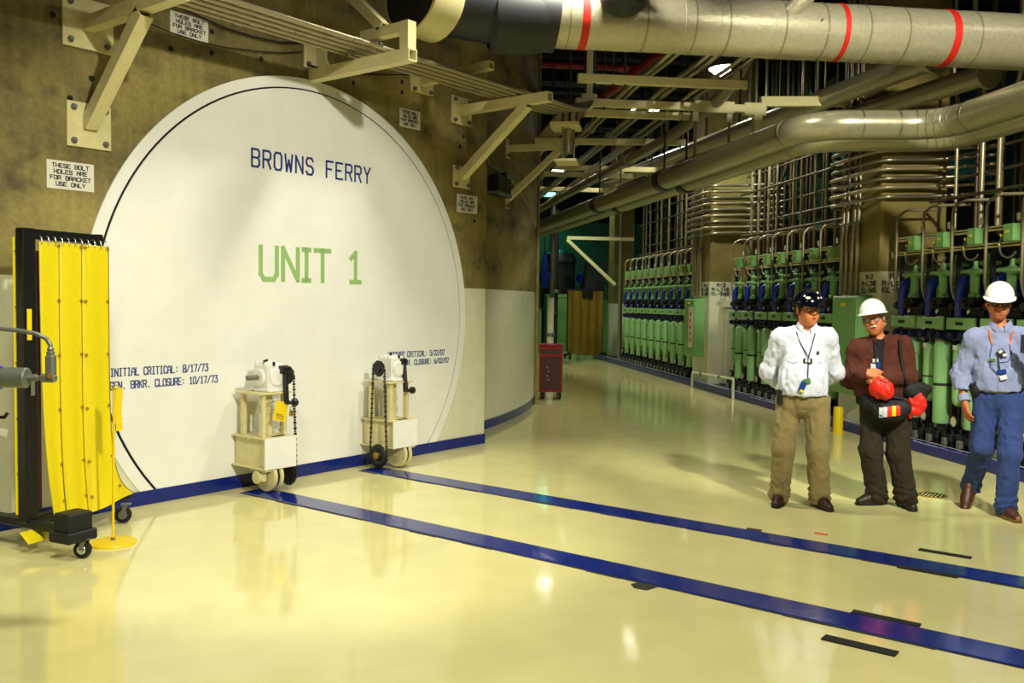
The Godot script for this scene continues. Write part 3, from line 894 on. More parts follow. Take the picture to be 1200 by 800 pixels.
func people() -> void:
	# ---- white shirt, khaki trousers
	var at := Vector3(7.344, 0, 4.042)
	var p := thing("person", "person in white shirt and khaki trousers with dark blue hard hat, hands behind the back", "person", at, face_to(at))
	var J := {"nk": Vector3(0.035, 1.425, -0.01), "sl": Vector3(-0.165, 1.375, -0.02), "sr": Vector3(0.195, 1.38, -0.03), "el": Vector3(-0.268, 1.09, -0.10), "er": Vector3(0.262, 1.10, -0.13),
		"wl": Vector3(-0.13, 0.93, -0.215), "wr": Vector3(0.12, 0.95, -0.225), "chest": Vector3(0.015, 1.22, -0.01), "belly": Vector3(0.015, 1.05, 0.025), "pelvis": Vector3(0.012, 0.86, -0.01),
		"cw": 0.172, "cd": 0.118, "bw": 0.178, "bd": 0.142, "hl": Vector3(-0.095, 0.84, 0), "hr": Vector3(0.125, 0.84, 0), "kl": Vector3(-0.125, 0.47, 0.03), "kr": Vector3(0.145, 0.47, 0.02),
		"al": Vector3(-0.15, 0.085, -0.01), "ar": Vector3(0.165, 0.085, -0.01), "tl": Vector3(-0.17, 0, 0.15), "tr": Vector3(0.235, 0, 0.13),
		"hdl": Vector3(0.85, -0.5, -0.05), "hdr": Vector3(-0.85, -0.45, -0.05), "pnl": Vector3(0, 0, -1), "pnr": Vector3(0, 0, -1), "cul": 0.5, "cur": 0.5, "mil": 1.0, "mir": -1.0}
	var hx := Transform3D(Basis(Vector3.UP, 0.55) * Basis(Vector3.RIGHT, -0.03), Vector3(0.035, 1.615, 0.03))
	obj("body", body_mesh(J, hx, 1.04), M.skin_ruddy, p)
	var f := shirt_field(J, 0.018, 0.915, 0.95)
	obj("shirt", f.mesh(sh(), Transform3D.IDENTITY, 0.014, 11.0, 3), M.shirt_white, p)
	collar(p, J.nk, Basis(Vector3.RIGHT, 0.12), M.shirt_white)
	for s in [[-0.115, -0.025], [0.075, 0.155]]:
		obj("pocket_flap", patch(sh(), f, s[0], s[1], 1.20, 1.235, 0.007, 0.015), M.shirt_white, p)
	obj("placket", draped(f, [Vector2(0.035, 1.38), Vector2(0.035, 1.2), Vector2(0.03, 1.05), Vector2(0.022, 0.95)], 0.004, 0.003), M.shirt_white, p)
	obj("shirt_emblem", patch(sh(), f, 0.115, 0.135, 1.262, 1.282, 0.009), M.ink_black, p)
	var tf := trouser_field(J, 0.104, 0.090, 0.076, 0.945, Vector2(0.188, 0.150))
	obj("trousers", tf.mesh(sh(), Transform3D.IDENTITY, 0.012, 11.0, 4, 0.7), M.khaki, p)
	belt(p, tf, Vector3(0.012, 0.925, -0.005), 0.032, M.belt_leather, M.brass)
	shoes(p, J, M.shoe_brown, M.sole)
	face_parts(p, hx); glasses(p, hx, M.grey_metal, M.lens_clear)
	obj("hair", hair_shape(1.04, -0.04), M.dark_hair, p).transform = hx
	var hat := wear_hat(p, hx, M.hat_blue, 0.05)
	var dc := sh()
	ball(dc, Vector3(-0.056, 0.056, 0.098), Vector3(0.022, 0.012, 0.008), 10, 6, Basis(Vector3.UP, -0.5) * Basis(Vector3.RIGHT, -0.4))
	obj("decal", dc, M.tag_white, hat)
	dc = sh()
	for e in [Vector3(0.070, 0.058, 0.080), Vector3(0.045, 0.098, 0.068), Vector3(0.025, 0.055, 0.114)]: ball(dc, e, Vector3(0.010, 0.010, 0.008), 8, 5)
	obj("decal", dc, M.sign_plate, hat)
	obj("lanyard", draped(f, [Vector2(-0.045, 1.435), Vector2(-0.02, 1.36), Vector2(0.03, 1.27), Vector2(0.045, 1.24)], 0.0045), M.strap_navy, p)
	obj("lanyard", draped(f, [Vector2(0.10, 1.425), Vector2(0.085, 1.36), Vector2(0.055, 1.24), Vector2(0.05, 1.06)], 0.0045), M.strap_navy, p)
	badge(p, "dosimeter", f, 0.048, 1.205, 0.068, 0.040, M.bag_black)
	badge(p, "badge", f, 0.036, 1.207, 0.018, 0.030, M.badge_white, 0.0, 0.019)
	badge(p, "badge", f, 0.060, 1.207, 0.018, 0.030, M.badge_white, 0.0, 0.019)
	badge(p, "badge", f, 0.045, 1.045, 0.055, 0.045, M.badge_green, 0.3)
	badge(p, "badge", f, 0.012, 1.000, 0.045, 0.085, M.badge_blue, -0.35, 0.017)
	badge(p, "badge", f, 0.008, 0.965, 0.030, 0.020, M.yellow_plastic, -0.35, 0.021)
	var q := tf.around(Vector3(0.012, 0.9, 0), -1.05, 0.02)
	var ph := thing("phone_pouch", "black phone pouch clipped to the belt of the person in the white shirt", "pouch", at + Vector3(0, 0, 0), face_to(at))
	obj("case", box(sh(), q, Vector3(0.05, 0.125, 0.035), 0.01, Basis(Vector3.UP, -1.0)), M.bag_black, ph)
	obj("flap", box(sh(), q + Vector3(-0.012, 0.035, 0.008), Vector3(0.052, 0.05, 0.02), 0.006, Basis(Vector3.UP, -1.0)), M.belt_leather, ph)

	# ---- brown jacket, olive trousers
	at = Vector3(7.86, 0, 4.644)
	p = thing("person", "person in brown jacket and dark olive trousers with white hard hat, hands crossed", "person", at, face_to(at))
	J = {"nk": Vector3(-0.125, 1.345, 0.0), "sl": Vector3(-0.285, 1.275, 0.0), "sr": Vector3(0.035, 1.315, -0.03), "el": Vector3(-0.345, 1.045, 0.04), "er": Vector3(0.088, 1.075, 0.02),
		"wl": Vector3(-0.235, 1.105, 0.215), "wr": Vector3(-0.075, 1.065, 0.225), "chest": Vector3(-0.125, 1.15, -0.01), "belly": Vector3(-0.115, 0.98, 0.025), "pelvis": Vector3(-0.075, 0.80, -0.01),
		"cw": 0.165, "cd": 0.115, "bw": 0.165, "bd": 0.130, "hl": Vector3(-0.165, 0.78, 0), "hr": Vector3(0.03, 0.78, 0), "kl": Vector3(-0.175, 0.44, 0.04), "kr": Vector3(0.04, 0.44, 0.03),
		"al": Vector3(-0.115, 0.085, 0.0), "ar": Vector3(0.105, 0.085, 0.0), "tl": Vector3(-0.23, 0, 0.09), "tr": Vector3(0.155, 0, 0.15),
		"hdl": Vector3(0.95, 0.0, 0.18), "hdr": Vector3(-0.95, 0.02, 0.12), "pnl": Vector3(0, -0.5, -0.8), "pnr": Vector3(0, -0.6, -0.7), "cul": 0.45, "cur": 0.5, "mil": 1.0, "mir": -1.0}
	hx = Transform3D(Basis(Vector3.UP, -0.10) * Basis(Vector3.BACK, 0.16) * Basis(Vector3.RIGHT, 0.06), Vector3(-0.180, 1.545, 0.035))
	obj("body", body_mesh(J, hx, 1.0), M.skin_tan, p)
	f = shirt_field(J, 0.030, 0.905, 0.88)
	f.cap(Vector3(-0.135, 1.40, 0.13), Vector3(-0.13, 1.13, 0.165), 0.085, 0.040, 0.01, 1.0, true)
	obj("jacket", f.mesh(sh(), Transform3D.IDENTITY, 0.015, 12.0, 5), M.jacket_brown, p)
	var uf := shirt_field(J, 0.020, 0.83, 0.1)
	obj("sweater", uf.mesh(sh()), M.knit_navy, p)
	collar(p, J.nk, Basis(Vector3.RIGHT, 0.15), M.jacket_brown, 0.072)
	tf = trouser_field(J, 0.100, 0.090, 0.080, 0.87, Vector2(0.172, 0.140))
	obj("trousers", tf.mesh(sh(), Transform3D.IDENTITY, 0.013, 11.0, 6, 0.7), M.olive, p)
	belt(p, tf, Vector3(-0.08, 0.850, 0.0), 0.05, M.knit_navy, M.belt_leather)
	shoes(p, J, M.shoe_dark, M.sole)
	face_parts(p, hx); glasses(p, hx, M.black_paint, M.lens_clear)
	var mu := sh()
	tube(mu, [Vector3(-0.030, -0.064, 0.086), Vector3(-0.012, -0.055, 0.101), Vector3(0.012, -0.055, 0.101), Vector3(0.030, -0.064, 0.086)], [0.005, 0.0105, 0.0105, 0.005], 8)
	obj("moustache", mu, M.white_hair, p).transform = hx
	obj("hair", hair_shape(1.02, -0.06), M.grey_hair, p).transform = hx
	wear_hat(p, hx, M.hat_white, -0.12)
	obj("lanyard", draped(uf, [Vector2(-0.16, 1.33), Vector2(-0.145, 1.24), Vector2(-0.15, 1.17)], 0.0045, 0.03), M.strap_navy, p)
	badge(p, "badge", f, -0.155, 1.205, 0.045, 0.030, M.badge_white, 0.1, 0.02)
	badge(p, "badge", f, -0.170, 1.150, 0.040, 0.060, M.badge_white, 0.0, 0.02)
	badge(p, "badge", f, -0.130, 1.165, 0.030, 0.060, M.badge_blue, 0.0, 0.02)
	obj("strap", draped(f, [Vector2(0.025, 1.38), Vector2(0.03, 1.27), Vector2(0.06, 1.1), Vector2(0.09, 0.99)], 0.012, 0.008), M.bag_black, p)
	# what that person carries
	var tn := face_to(at)
	var b := thing("red_pouch", "red nylon pouch held under the crossed hands of the person in the brown jacket", "pouch", at, tn)
	var bf := Field.new(Vector3(-0.3, 0.75, 0.05), Vector3(0.2, 1.15, 0.45), 0.008)
	bf.ell(Vector3(-0.10, 0.985, 0.235), Vector3(0.092, 0.088, 0.06), 0.02)
	bf.cap(Vector3(-0.13, 1.03, 0.235), Vector3(-0.06, 0.95, 0.25), 0.05, 0.045, 0.02)
	obj("shell", bf.mesh(sh(), Transform3D.IDENTITY, 0.014, 14.0, 8), M.bag_red, b)
	obj("drawcord", tube(sh(), [Vector3(-0.15, 1.045, 0.25), Vector3(-0.11, 1.055, 0.275), Vector3(-0.06, 1.04, 0.275)], 0.005, 6), M.bag_black, b)
	b = thing("waist_pack", "black waist pack with a coloured patch worn by the person in the brown jacket", "bag", at, tn)
	bf = Field.new(Vector3(-0.4, 0.6, -0.1), Vector3(0.3, 1.1, 0.4), 0.009)
	bf.cap(Vector3(-0.19, 0.87, 0.15), Vector3(0.05, 0.83, 0.16), 0.075, 0.080, 0.03, 0.8)
	bf.cap(Vector3(-0.08, 0.80, 0.19), Vector3(0.0, 0.79, 0.19), 0.075, 0.07, 0.03, 0.8)
	obj("pack", bf.mesh(sh(), Transform3D.IDENTITY, 0.008, 12.0, 9), M.bag_black, b)
	obj("webbing", tube(sh(), [Vector3(-0.23, 0.91, 0.16), Vector3(-0.10, 0.93, 0.225), Vector3(0.06, 0.91, 0.2)], 0.010, 6), M.strap_navy, b)
	var cols := ["badge_white", "badge_white", "bag_red", "yellow_plastic", "bag_red"]
	for k in 5:
		obj("patch", patch(sh(), bf, -0.115 + 0.032 * k, -0.085 + 0.032 * k, 0.755 + 0.006 * k, 0.835 + 0.006 * k, 0.006), M[cols[k]], b)
	b = thing("camera_bag", "black camera bag with red flap at the hip of the person in brown jacket", "bag", at, tn)
	bf = Field.new(Vector3(-0.05, 0.6, -0.2), Vector3(0.4, 1.15, 0.3), 0.009)
	bf.cap(Vector3(0.11, 0.97, 0.05), Vector3(0.17, 0.93, 0.05), 0.075, 0.07, 0.03)
	bf.cap(Vector3(0.17, 1.0, 0.06), Vector3(0.235, 0.985, 0.07), 0.045, 0.040, 0.03)
	obj("pack", bf.mesh(sh(), Transform3D.IDENTITY, 0.008, 12.0, 10), M.bag_black, b)
	bf = Field.new(Vector3(0.0, 0.6, -0.1), Vector3(0.35, 1.05, 0.3), 0.008)
	bf.ell(Vector3(0.165, 0.865, 0.09), Vector3(0.072, 0.10, 0.035), 0.02)
	bf.cap(Vector3(0.13, 0.80, 0.09), Vector3(0.12, 0.755, 0.09), 0.035, 0.02, 0.03)
	obj("flap", bf.mesh(sh(), Transform3D.IDENTITY, 0.010, 14.0, 11), M.bag_red, b)

	# ---- blue shirt, jeans, walking
	at = Vector3(8.078, 0, 5.277)
	tn = face_to(at)
	p = thing("person", "person in light blue shirt and blue jeans walking forward in a white hard hat", "person", at, tn)
	J = {"nk": Vector3(0.09, 1.455, 0.0), "sl": Vector3(-0.085, 1.395, -0.01), "sr": Vector3(0.27, 1.40, -0.01), "el": Vector3(-0.185, 1.11, -0.03), "er": Vector3(0.37, 1.13, 0.02),
		"wl": Vector3(-0.145, 0.885, 0.07), "wr": Vector3(0.315, 1.25, 0.205), "chest": Vector3(0.09, 1.25, -0.01), "belly": Vector3(0.085, 1.09, 0.01), "pelvis": Vector3(0.095, 0.92, -0.01),
		"cw": 0.162, "cd": 0.112, "bw": 0.155, "bd": 0.118, "hl": Vector3(0.0, 0.91, 0), "hr": Vector3(0.185, 0.91, 0), "kl": Vector3(-0.01, 0.53, 0.02), "kr": Vector3(0.185, 0.50, 0.10),
		"al": Vector3(-0.085, 0.165, -0.26), "ar": Vector3(0.165, 0.085, 0.10), "tl": Vector3(-0.12, 0.02, -0.10), "tr": Vector3(0.25, 0, 0.26),
		"hdl": Vector3(0.18, -0.95, 0.12), "hdr": Vector3(-0.30, 0.90, 0.20), "pnl": Vector3(0.8, 0.1, -0.5), "pnr": Vector3(0.5, 0.1, 0.75), "cul": 0.30, "cur": 0.5, "mil": -1.0, "mir": 1.0}
	hx = Transform3D(Basis(Vector3.UP, 0.08) * Basis(Vector3.RIGHT, 0.14), Vector3(0.075, 1.69, 0.035))
	obj("body", body_mesh(J, hx, 1.0), M.skin_brown, p)
	f = shirt_field(J, 0.020, 0.985, 0.93)
	obj("shirt", f.mesh(sh(), Transform3D.IDENTITY, 0.014, 12.0, 12), M.shirt_blue, p)
	collar(p, J.nk, Basis(Vector3.RIGHT, 0.12), M.shirt_blue)
	obj("placket", draped(f, [Vector2(0.09, 1.41), Vector2(0.088, 1.25), Vector2(0.086, 1.02)], 0.004, 0.003), M.shirt_blue, p)
	obj("pocket_flap", patch(sh(), f, 0.13, 0.215, 1.255, 1.28, 0.006, 0.01), M.shirt_blue, p)
	for a in ["l", "r"]:
		var d: Vector3 = (J["w" + a] - J["e" + a]).normalized()
		obj("cuff", tube(sh(), [J["w" + a] - d * 0.065, J["w" + a] - d * 0.01], 0.046, 14), M.shirt_blue, p)
	tf = trouser_field(J, 0.098, 0.082, 0.068, 1.02, Vector2(0.163, 0.128))
	obj("jeans", tf.mesh(sh(), Transform3D.IDENTITY, 0.012, 12.0, 13, 0.6), M.denim, p)
	belt(p, tf, Vector3(0.09, 1.0, 0.0), 0.036, M.belt_leather, M.brass)
	shoes(p, J, M.boot_brown, M.sole_tan, 0.75)
	face_parts(p, hx); glasses(p, hx, M.dark_hair, M.lens_tint)
	obj("hair", hair_shape(1.0, -0.05), M.grey_hair, p).transform = hx
	wear_hat(p, hx, M.hat_white, 0.02)
	var plug := sh()
	ball(plug, Vector3(-0.088, -0.02, 0.0), Vector3(0.012, 0.016, 0.012), 8, 6)
	obj("earplug", plug, M.orange_plastic, p).transform = hx
	obj("lanyard", draped(f, [Vector2(0.012, 1.47), Vector2(0.022, 1.40), Vector2(0.035, 1.36)], 0.007, 0.004), M.strap_orange, p)
	obj("lanyard", draped(f, [Vector2(0.175, 1.46), Vector2(0.165, 1.40), Vector2(0.155, 1.36)], 0.007, 0.004), M.strap_orange, p)
	obj("cord", draped(f, [Vector2(0.035, 1.36), Vector2(0.022, 1.28), Vector2(0.03, 1.19), Vector2(0.07, 1.135)], 0.0035), M.badge_blue, p)
	obj("cord", draped(f, [Vector2(0.155, 1.36), Vector2(0.17, 1.29), Vector2(0.15, 1.23), Vector2(0.09, 1.22)], 0.0035), M.badge_blue, p)
	obj("strap", draped(f, [Vector2(0.075, 1.30), Vector2(0.082, 1.22), Vector2(0.095, 1.15)], 0.007), M.strap_navy, p)
	badge(p, "dosimeter", f, 0.100, 1.290, 0.060, 0.060, M.bag_black, 0.7)
	badge(p, "badge", f, 0.095, 1.305, 0.030, 0.022, M.badge_white, 0.7, 0.019)
	badge(p, "badge", f, 0.125, 1.280, 0.030, 0.022, M.badge_white, 0.2, 0.019)
	badge(p, "badge", f, 0.040, 1.240, 0.045, 0.022, M.badge_green, -0.1)
	badge(p, "badge", f, 0.105, 1.150, 0.070, 0.034, M.badge_blue, 0.25)
	badge(p, "badge", f, 0.120, 1.105, 0.050, 0.034, M.badge_white, 0.3)
	q = tf.around(Vector3(0.09, 0.99, 0), -1.25, 0.0)
	b = thing("belt_pouch", "round black pouch on the belt of the person in jeans", "pouch", at, tn)
	bf = Field.new(q - Vector3.ONE * 0.16, q + Vector3.ONE * 0.16, 0.007)
	bf.ell(q, Vector3(0.048, 0.065, 0.055), 0.02)
	obj("case", bf.mesh(sh()), M.bag_black, b)
	obj("flap", box(sh(), q + Vector3(-0.028, 0.030, 0.025), Vector3(0.05, 0.05, 0.03), 0.01, Basis(Vector3.UP, -0.8)), M.belt_leather, b)
	b = thing("notebook", "dark blue notebook raised in the hand of the walking person", "notebook", at, tn)
	var wr: Vector3 = J.wr
	obj("cover", box(sh(), wr + Vector3(-0.045, 0.125, 0.052), Vector3(0.09, 0.14, 0.014), 0.003, Basis(Vector3.UP, -0.3)), M.strap_navy, b)
	obj("pages", box(sh(), wr + Vector3(-0.041, 0.125, 0.052), Vector3(0.088, 0.134, 0.008), 0.0, Basis(Vector3.UP, -0.3)), M.tag_white, b)

# ---------------------------------------------------------------- the room
const CURVE := Vector3(5.59, 0, -12.08)
const CURVE_R := 11.87

func curve_point(ang: float, y: float, off := 0.0) -> Vector3:
	return CURVE + Vector3(sin(ang), 0, cos(ang)) * (CURVE_R + off) + Vector3.UP * y

func arc_band(o: Shape, a0: float, a1: float, y0: float, y1: float, t0: float, t1: float, n := 60) -> Shape:
	for i in n:
		var a := lerpf(a0, a1, float(i) / n)
		var b := lerpf(a0, a1, float(i + 1) / n)
		var na := Vector3(sin(a), 0, cos(a))
		var nb := Vector3(sin(b), 0, cos(b))
		var ua := (a * CURVE_R + 3.0) / 9.4
		var ub := (b * CURVE_R + 3.0) / 9.4
		var v0 := 1.0 - y0 / 6.6
		var v1 := 1.0 - y1 / 6.6
		o.tri(curve_point(a, y0, t1), curve_point(b, y0, t1), curve_point(b, y1, t1), na, nb, nb, Vector2(ua, v0), Vector2(ub, v0), Vector2(ub, v1))
		o.tri(curve_point(a, y0, t1), curve_point(b, y1, t1), curve_point(a, y1, t1), na, nb, na, Vector2(ua, v0), Vector2(ub, v1), Vector2(ua, v1))
		o.quad(curve_point(a, y1, t0), curve_point(b, y1, t0), curve_point(b, y1, t1), curve_point(a, y1, t1), Vector3.UP)
		o.quad(curve_point(a, y0, t0), curve_point(b, y0, t0), curve_point(b, y0, t1), curve_point(a, y0, t1), Vector3.DOWN)
		o.quad(curve_point(a, y0, t0), curve_point(b, y0, t0), curve_point(b, y1, t0), curve_point(a, y1, t0), -na)
	return o

func ring_shape(c: Vector2, r0: float, r1: float, z0: float, z1: float, n := 140) -> Shape:
	var o := sh()
	var lo := -1.0
	for i in n:
		var a := TAU * i / n
		var b := TAU * (i + 1) / n
		var p := []
		for e in [[r0, a], [r1, a], [r1, b], [r0, b]]:
			p.append(Vector2(c.x + e[0] * cos(e[1]), maxf(0.0, c.y + e[0] * sin(e[1]))))
		if p[0].y <= 0.0 and p[1].y <= 0.0 and p[2].y <= 0.0: continue
		var d := Vector3(cos((a + b) / 2), sin((a + b) / 2), 0)
		o.quad(Vector3(p[0].x, p[0].y, z1), Vector3(p[1].x, p[1].y, z1), Vector3(p[2].x, p[2].y, z1), Vector3(p[3].x, p[3].y, z1), Vector3.BACK)
		o.quad(Vector3(p[1].x, p[1].y, z0), Vector3(p[2].x, p[2].y, z0), Vector3(p[2].x, p[2].y, z1), Vector3(p[1].x, p[1].y, z1), d)
		o.quad(Vector3(p[0].x, p[0].y, z0), Vector3(p[3].x, p[3].y, z0), Vector3(p[3].x, p[3].y, z1), Vector3(p[0].x, p[0].y, z1), -d)
	return o

func disc_poly(c: Vector2, r: float, y0: float, n := 140) -> PackedVector2Array:
	var p := PackedVector2Array()
	for i in n:
		p.append(Vector2(c.x + r * cos(TAU * i / n), maxf(y0, c.y + r * sin(TAU * i / n))))
	var q := PackedVector2Array()
	for i in n:
		if not (p[i].y <= y0 and p[(i + 1) % n].y <= y0 and p[(i + n - 1) % n].y <= y0): q.append(p[i])
	return q

func setting() -> void:
	struct("floor", box(sh(), Vector3(18, -0.15, -6), Vector3(44.6, 0.3, 44.6)), M.floor_epoxy)
	var cl := struct("ceiling", box(sh(), Vector3(18, 6.75, -6), Vector3(44.6, 0.3, 44.6)), M.deck)
	for k in 34:
		var t := 2.0 + k * 0.75
		obj("deck_rib", bar(sh(), ts(t, 1.0, 6.55), ts(t, 16.0, 6.55), 0.28, 0.10), M.deck, cl)
	for k in 5:
		var t := 4.6 + 4.6 * k
		struct("trim_%d" % (10 + k), bar(bar(sh(), ts(t, 4.0, 6.32), ts(t, 15.0, 6.32), 0.05, 0.36), ts(t, 4.0, 6.15), ts(t, 15.0, 6.15), 0.26, 0.03), M.soot)
	struct("wall_left", box(sh(), Vector3(-4.15, 3.3, -6), Vector3(0.3, 6.6, 44.6)), M.concrete_plain)
	struct("wall_behind", box(sh(), Vector3(18, 3.3, 16.15), Vector3(44.6, 6.6, 0.3)), M.concrete_plain)
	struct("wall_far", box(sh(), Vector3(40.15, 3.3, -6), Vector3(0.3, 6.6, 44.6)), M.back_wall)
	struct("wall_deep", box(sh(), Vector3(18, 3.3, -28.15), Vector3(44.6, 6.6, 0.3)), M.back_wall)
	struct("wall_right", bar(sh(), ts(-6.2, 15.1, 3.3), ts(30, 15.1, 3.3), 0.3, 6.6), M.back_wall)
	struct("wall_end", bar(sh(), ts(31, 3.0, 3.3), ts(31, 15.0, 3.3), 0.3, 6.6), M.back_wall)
	# the flat concrete face round the plug
	var w := sh()
	w.quad(Vector3(-4, 0, 0), Vector3(8.175, 0, 0), Vector3(8.175, 6.6, 0), Vector3(-4, 6.6, 0), Vector3.BACK, Vector2(-3 / 9.4, 1), Vector2(9.175 / 9.4, 1), Vector2(9.175 / 9.4, 0), Vector2(-3 / 9.4, 0))
	w.quad(Vector3(8.175, 0, 0), Vector3(8.175, 0, -1.1), Vector3(8.175, 6.6, -1.1), Vector3(8.175, 6.6, 0), Vector3.RIGHT, Vector2(0, 1), Vector2(0.1, 1), Vector2(0.1, 0), Vector2(0, 0))
	w.quad(Vector3(-4, 0, -1.1), Vector3(8.175, 0, -1.1), Vector3(8.175, 6.6, -1.1), Vector3(-4, 6.6, -1.1), Vector3.FORWARD)
	var wf := struct("wall_front", w, M.concrete_wall)
	obj("painted_band", box(sh(), Vector3(2.085, 0.9, 0.001), Vector3(12.17, 1.8, 0.006)), M.wall_paint, wf)
	obj("hatch_ring", ring_shape(Vector2(5.600, 1.474), 2.112, 2.206, 0.0, 0.014), M.white_paint, wf)
	for h in [[3.228, 3.683], [3.508, 3.283], [3.346, 3.108], [4.163, 3.65], [5.039, 3.758], [6.787, 3.9], [6.788, 3.796], [6.119, 3.761], [7.704, 3.367], [7.967, 2.565], [4.541, 3.876], [4.54, 3.7], [7.76, 3.488]]:
		obj("bolt_hole", cyl(sh(), Vector3(h[0], h[1], -0.01), Vector3(h[0], h[1], 0.003), 0.022, 10), M.soot, wf)
	var wc := struct("wall_curved", arc_band(sh(), 0.19, 1.75, 0, 6.6, -0.6, 0.0), M.concrete_wall)
	obj("painted_band", arc_band(sh(), 0.2, 1.75, 0, 1.812, -0.02, 0.005), M.wall_paint, wc)
	struct("baseboard_front", box(sh(), Vector3(2.085, 0.057, 0.008), Vector3(12.185, 0.114, 0.024), 0.004), M.blue_paint)
	struct("baseboard_curved", arc_band(sh(), 0.21, 1.75, 0, 0.115, -0.02, 0.014), M.blue_paint)
	# kerb in front of the control unit racks
	struct("trim_1", bar(sh(), ts(-4, 10.69, 0.06), ts(22, 10.69, 0.06), 0.10, 0.12, 0.008), M.blue_paint)
	struct("trim_2", bar(sh(), ts(-4, 10.77, 0.055), ts(22, 10.77, 0.055), 0.06, 0.11), M.wall_paint)
	struct("trim_3", bar(sh(), ts(-4, 11.45, 0.045), ts(22, 11.45, 0.045), 1.3, 0.09), M.dark_blue)
	# columns: the pair between the rack banks and one at the far end
	column(6.15, 7.15, 10.85, 11.75, 2.11, 1)
	column(12.45, 13.40, 10.85, 11.75, 2.10, 2)
	column(21.6, 22.3, 11.15, 11.75, 1.65, 3)

func column(t0: float, t1: float, s0: float, s1: float, paint: float, k: int) -> void:
	var c := ts((t0 + t1) / 2, (s0 + s1) / 2, 0)
	var bs := Basis(-TD, Vector3.UP, -SD)
	var o := thing("concrete_column", ["bare concrete column with painted white foot between the right and middle banks", "bare concrete column with painted white foot between the middle and distant banks", "narrow concrete column with white foot beyond the distant bank"][k - 1], "column", Vector3.ZERO, 0, "concrete columns along the racks")
	obj("shaft", box(sh(), c + Vector3.UP * 3.3, Vector3(t1 - t0, 6.6, s1 - s0), 0.03, bs), M.concrete_plain, o)
	obj("painted_base", box(sh(), c + Vector3.UP * paint * 0.5, Vector3(t1 - t0 + 0.012, paint, s1 - s0 + 0.012), 0.02, bs), M.wall_paint, o)
	if k < 3:
		for f in 2:
			var x := Transform3D(Basis(SD, Vector3.UP, -TD), ts(t0 - 0.008, s0, 0)) if f == 0 else Transform3D(Basis(-TD, Vector3.UP, -SD), ts(t1, s0 - 0.008, 0))
			var lines := ["R-2", "R-LINE", "EL-565"] if k == 1 else ["R-3", "R-LINE", "EL-565"]
			for l in 3:
				var wd: float = 0.062 if f == 0 else 0.062
				var at := Vector3(0.24 - lines[l].length() * 0.034, 2.0 - l * 0.085, 0) if f == 0 else Vector3(t1 - t0 - 0.22 - lines[l].length() * 0.034, 2.0 - l * 0.085, 0)
				obj("lettering", letters(lines[l], 0.045, 0.055, wd, 0.012, at, 0.003, x), M.ink_black, o)

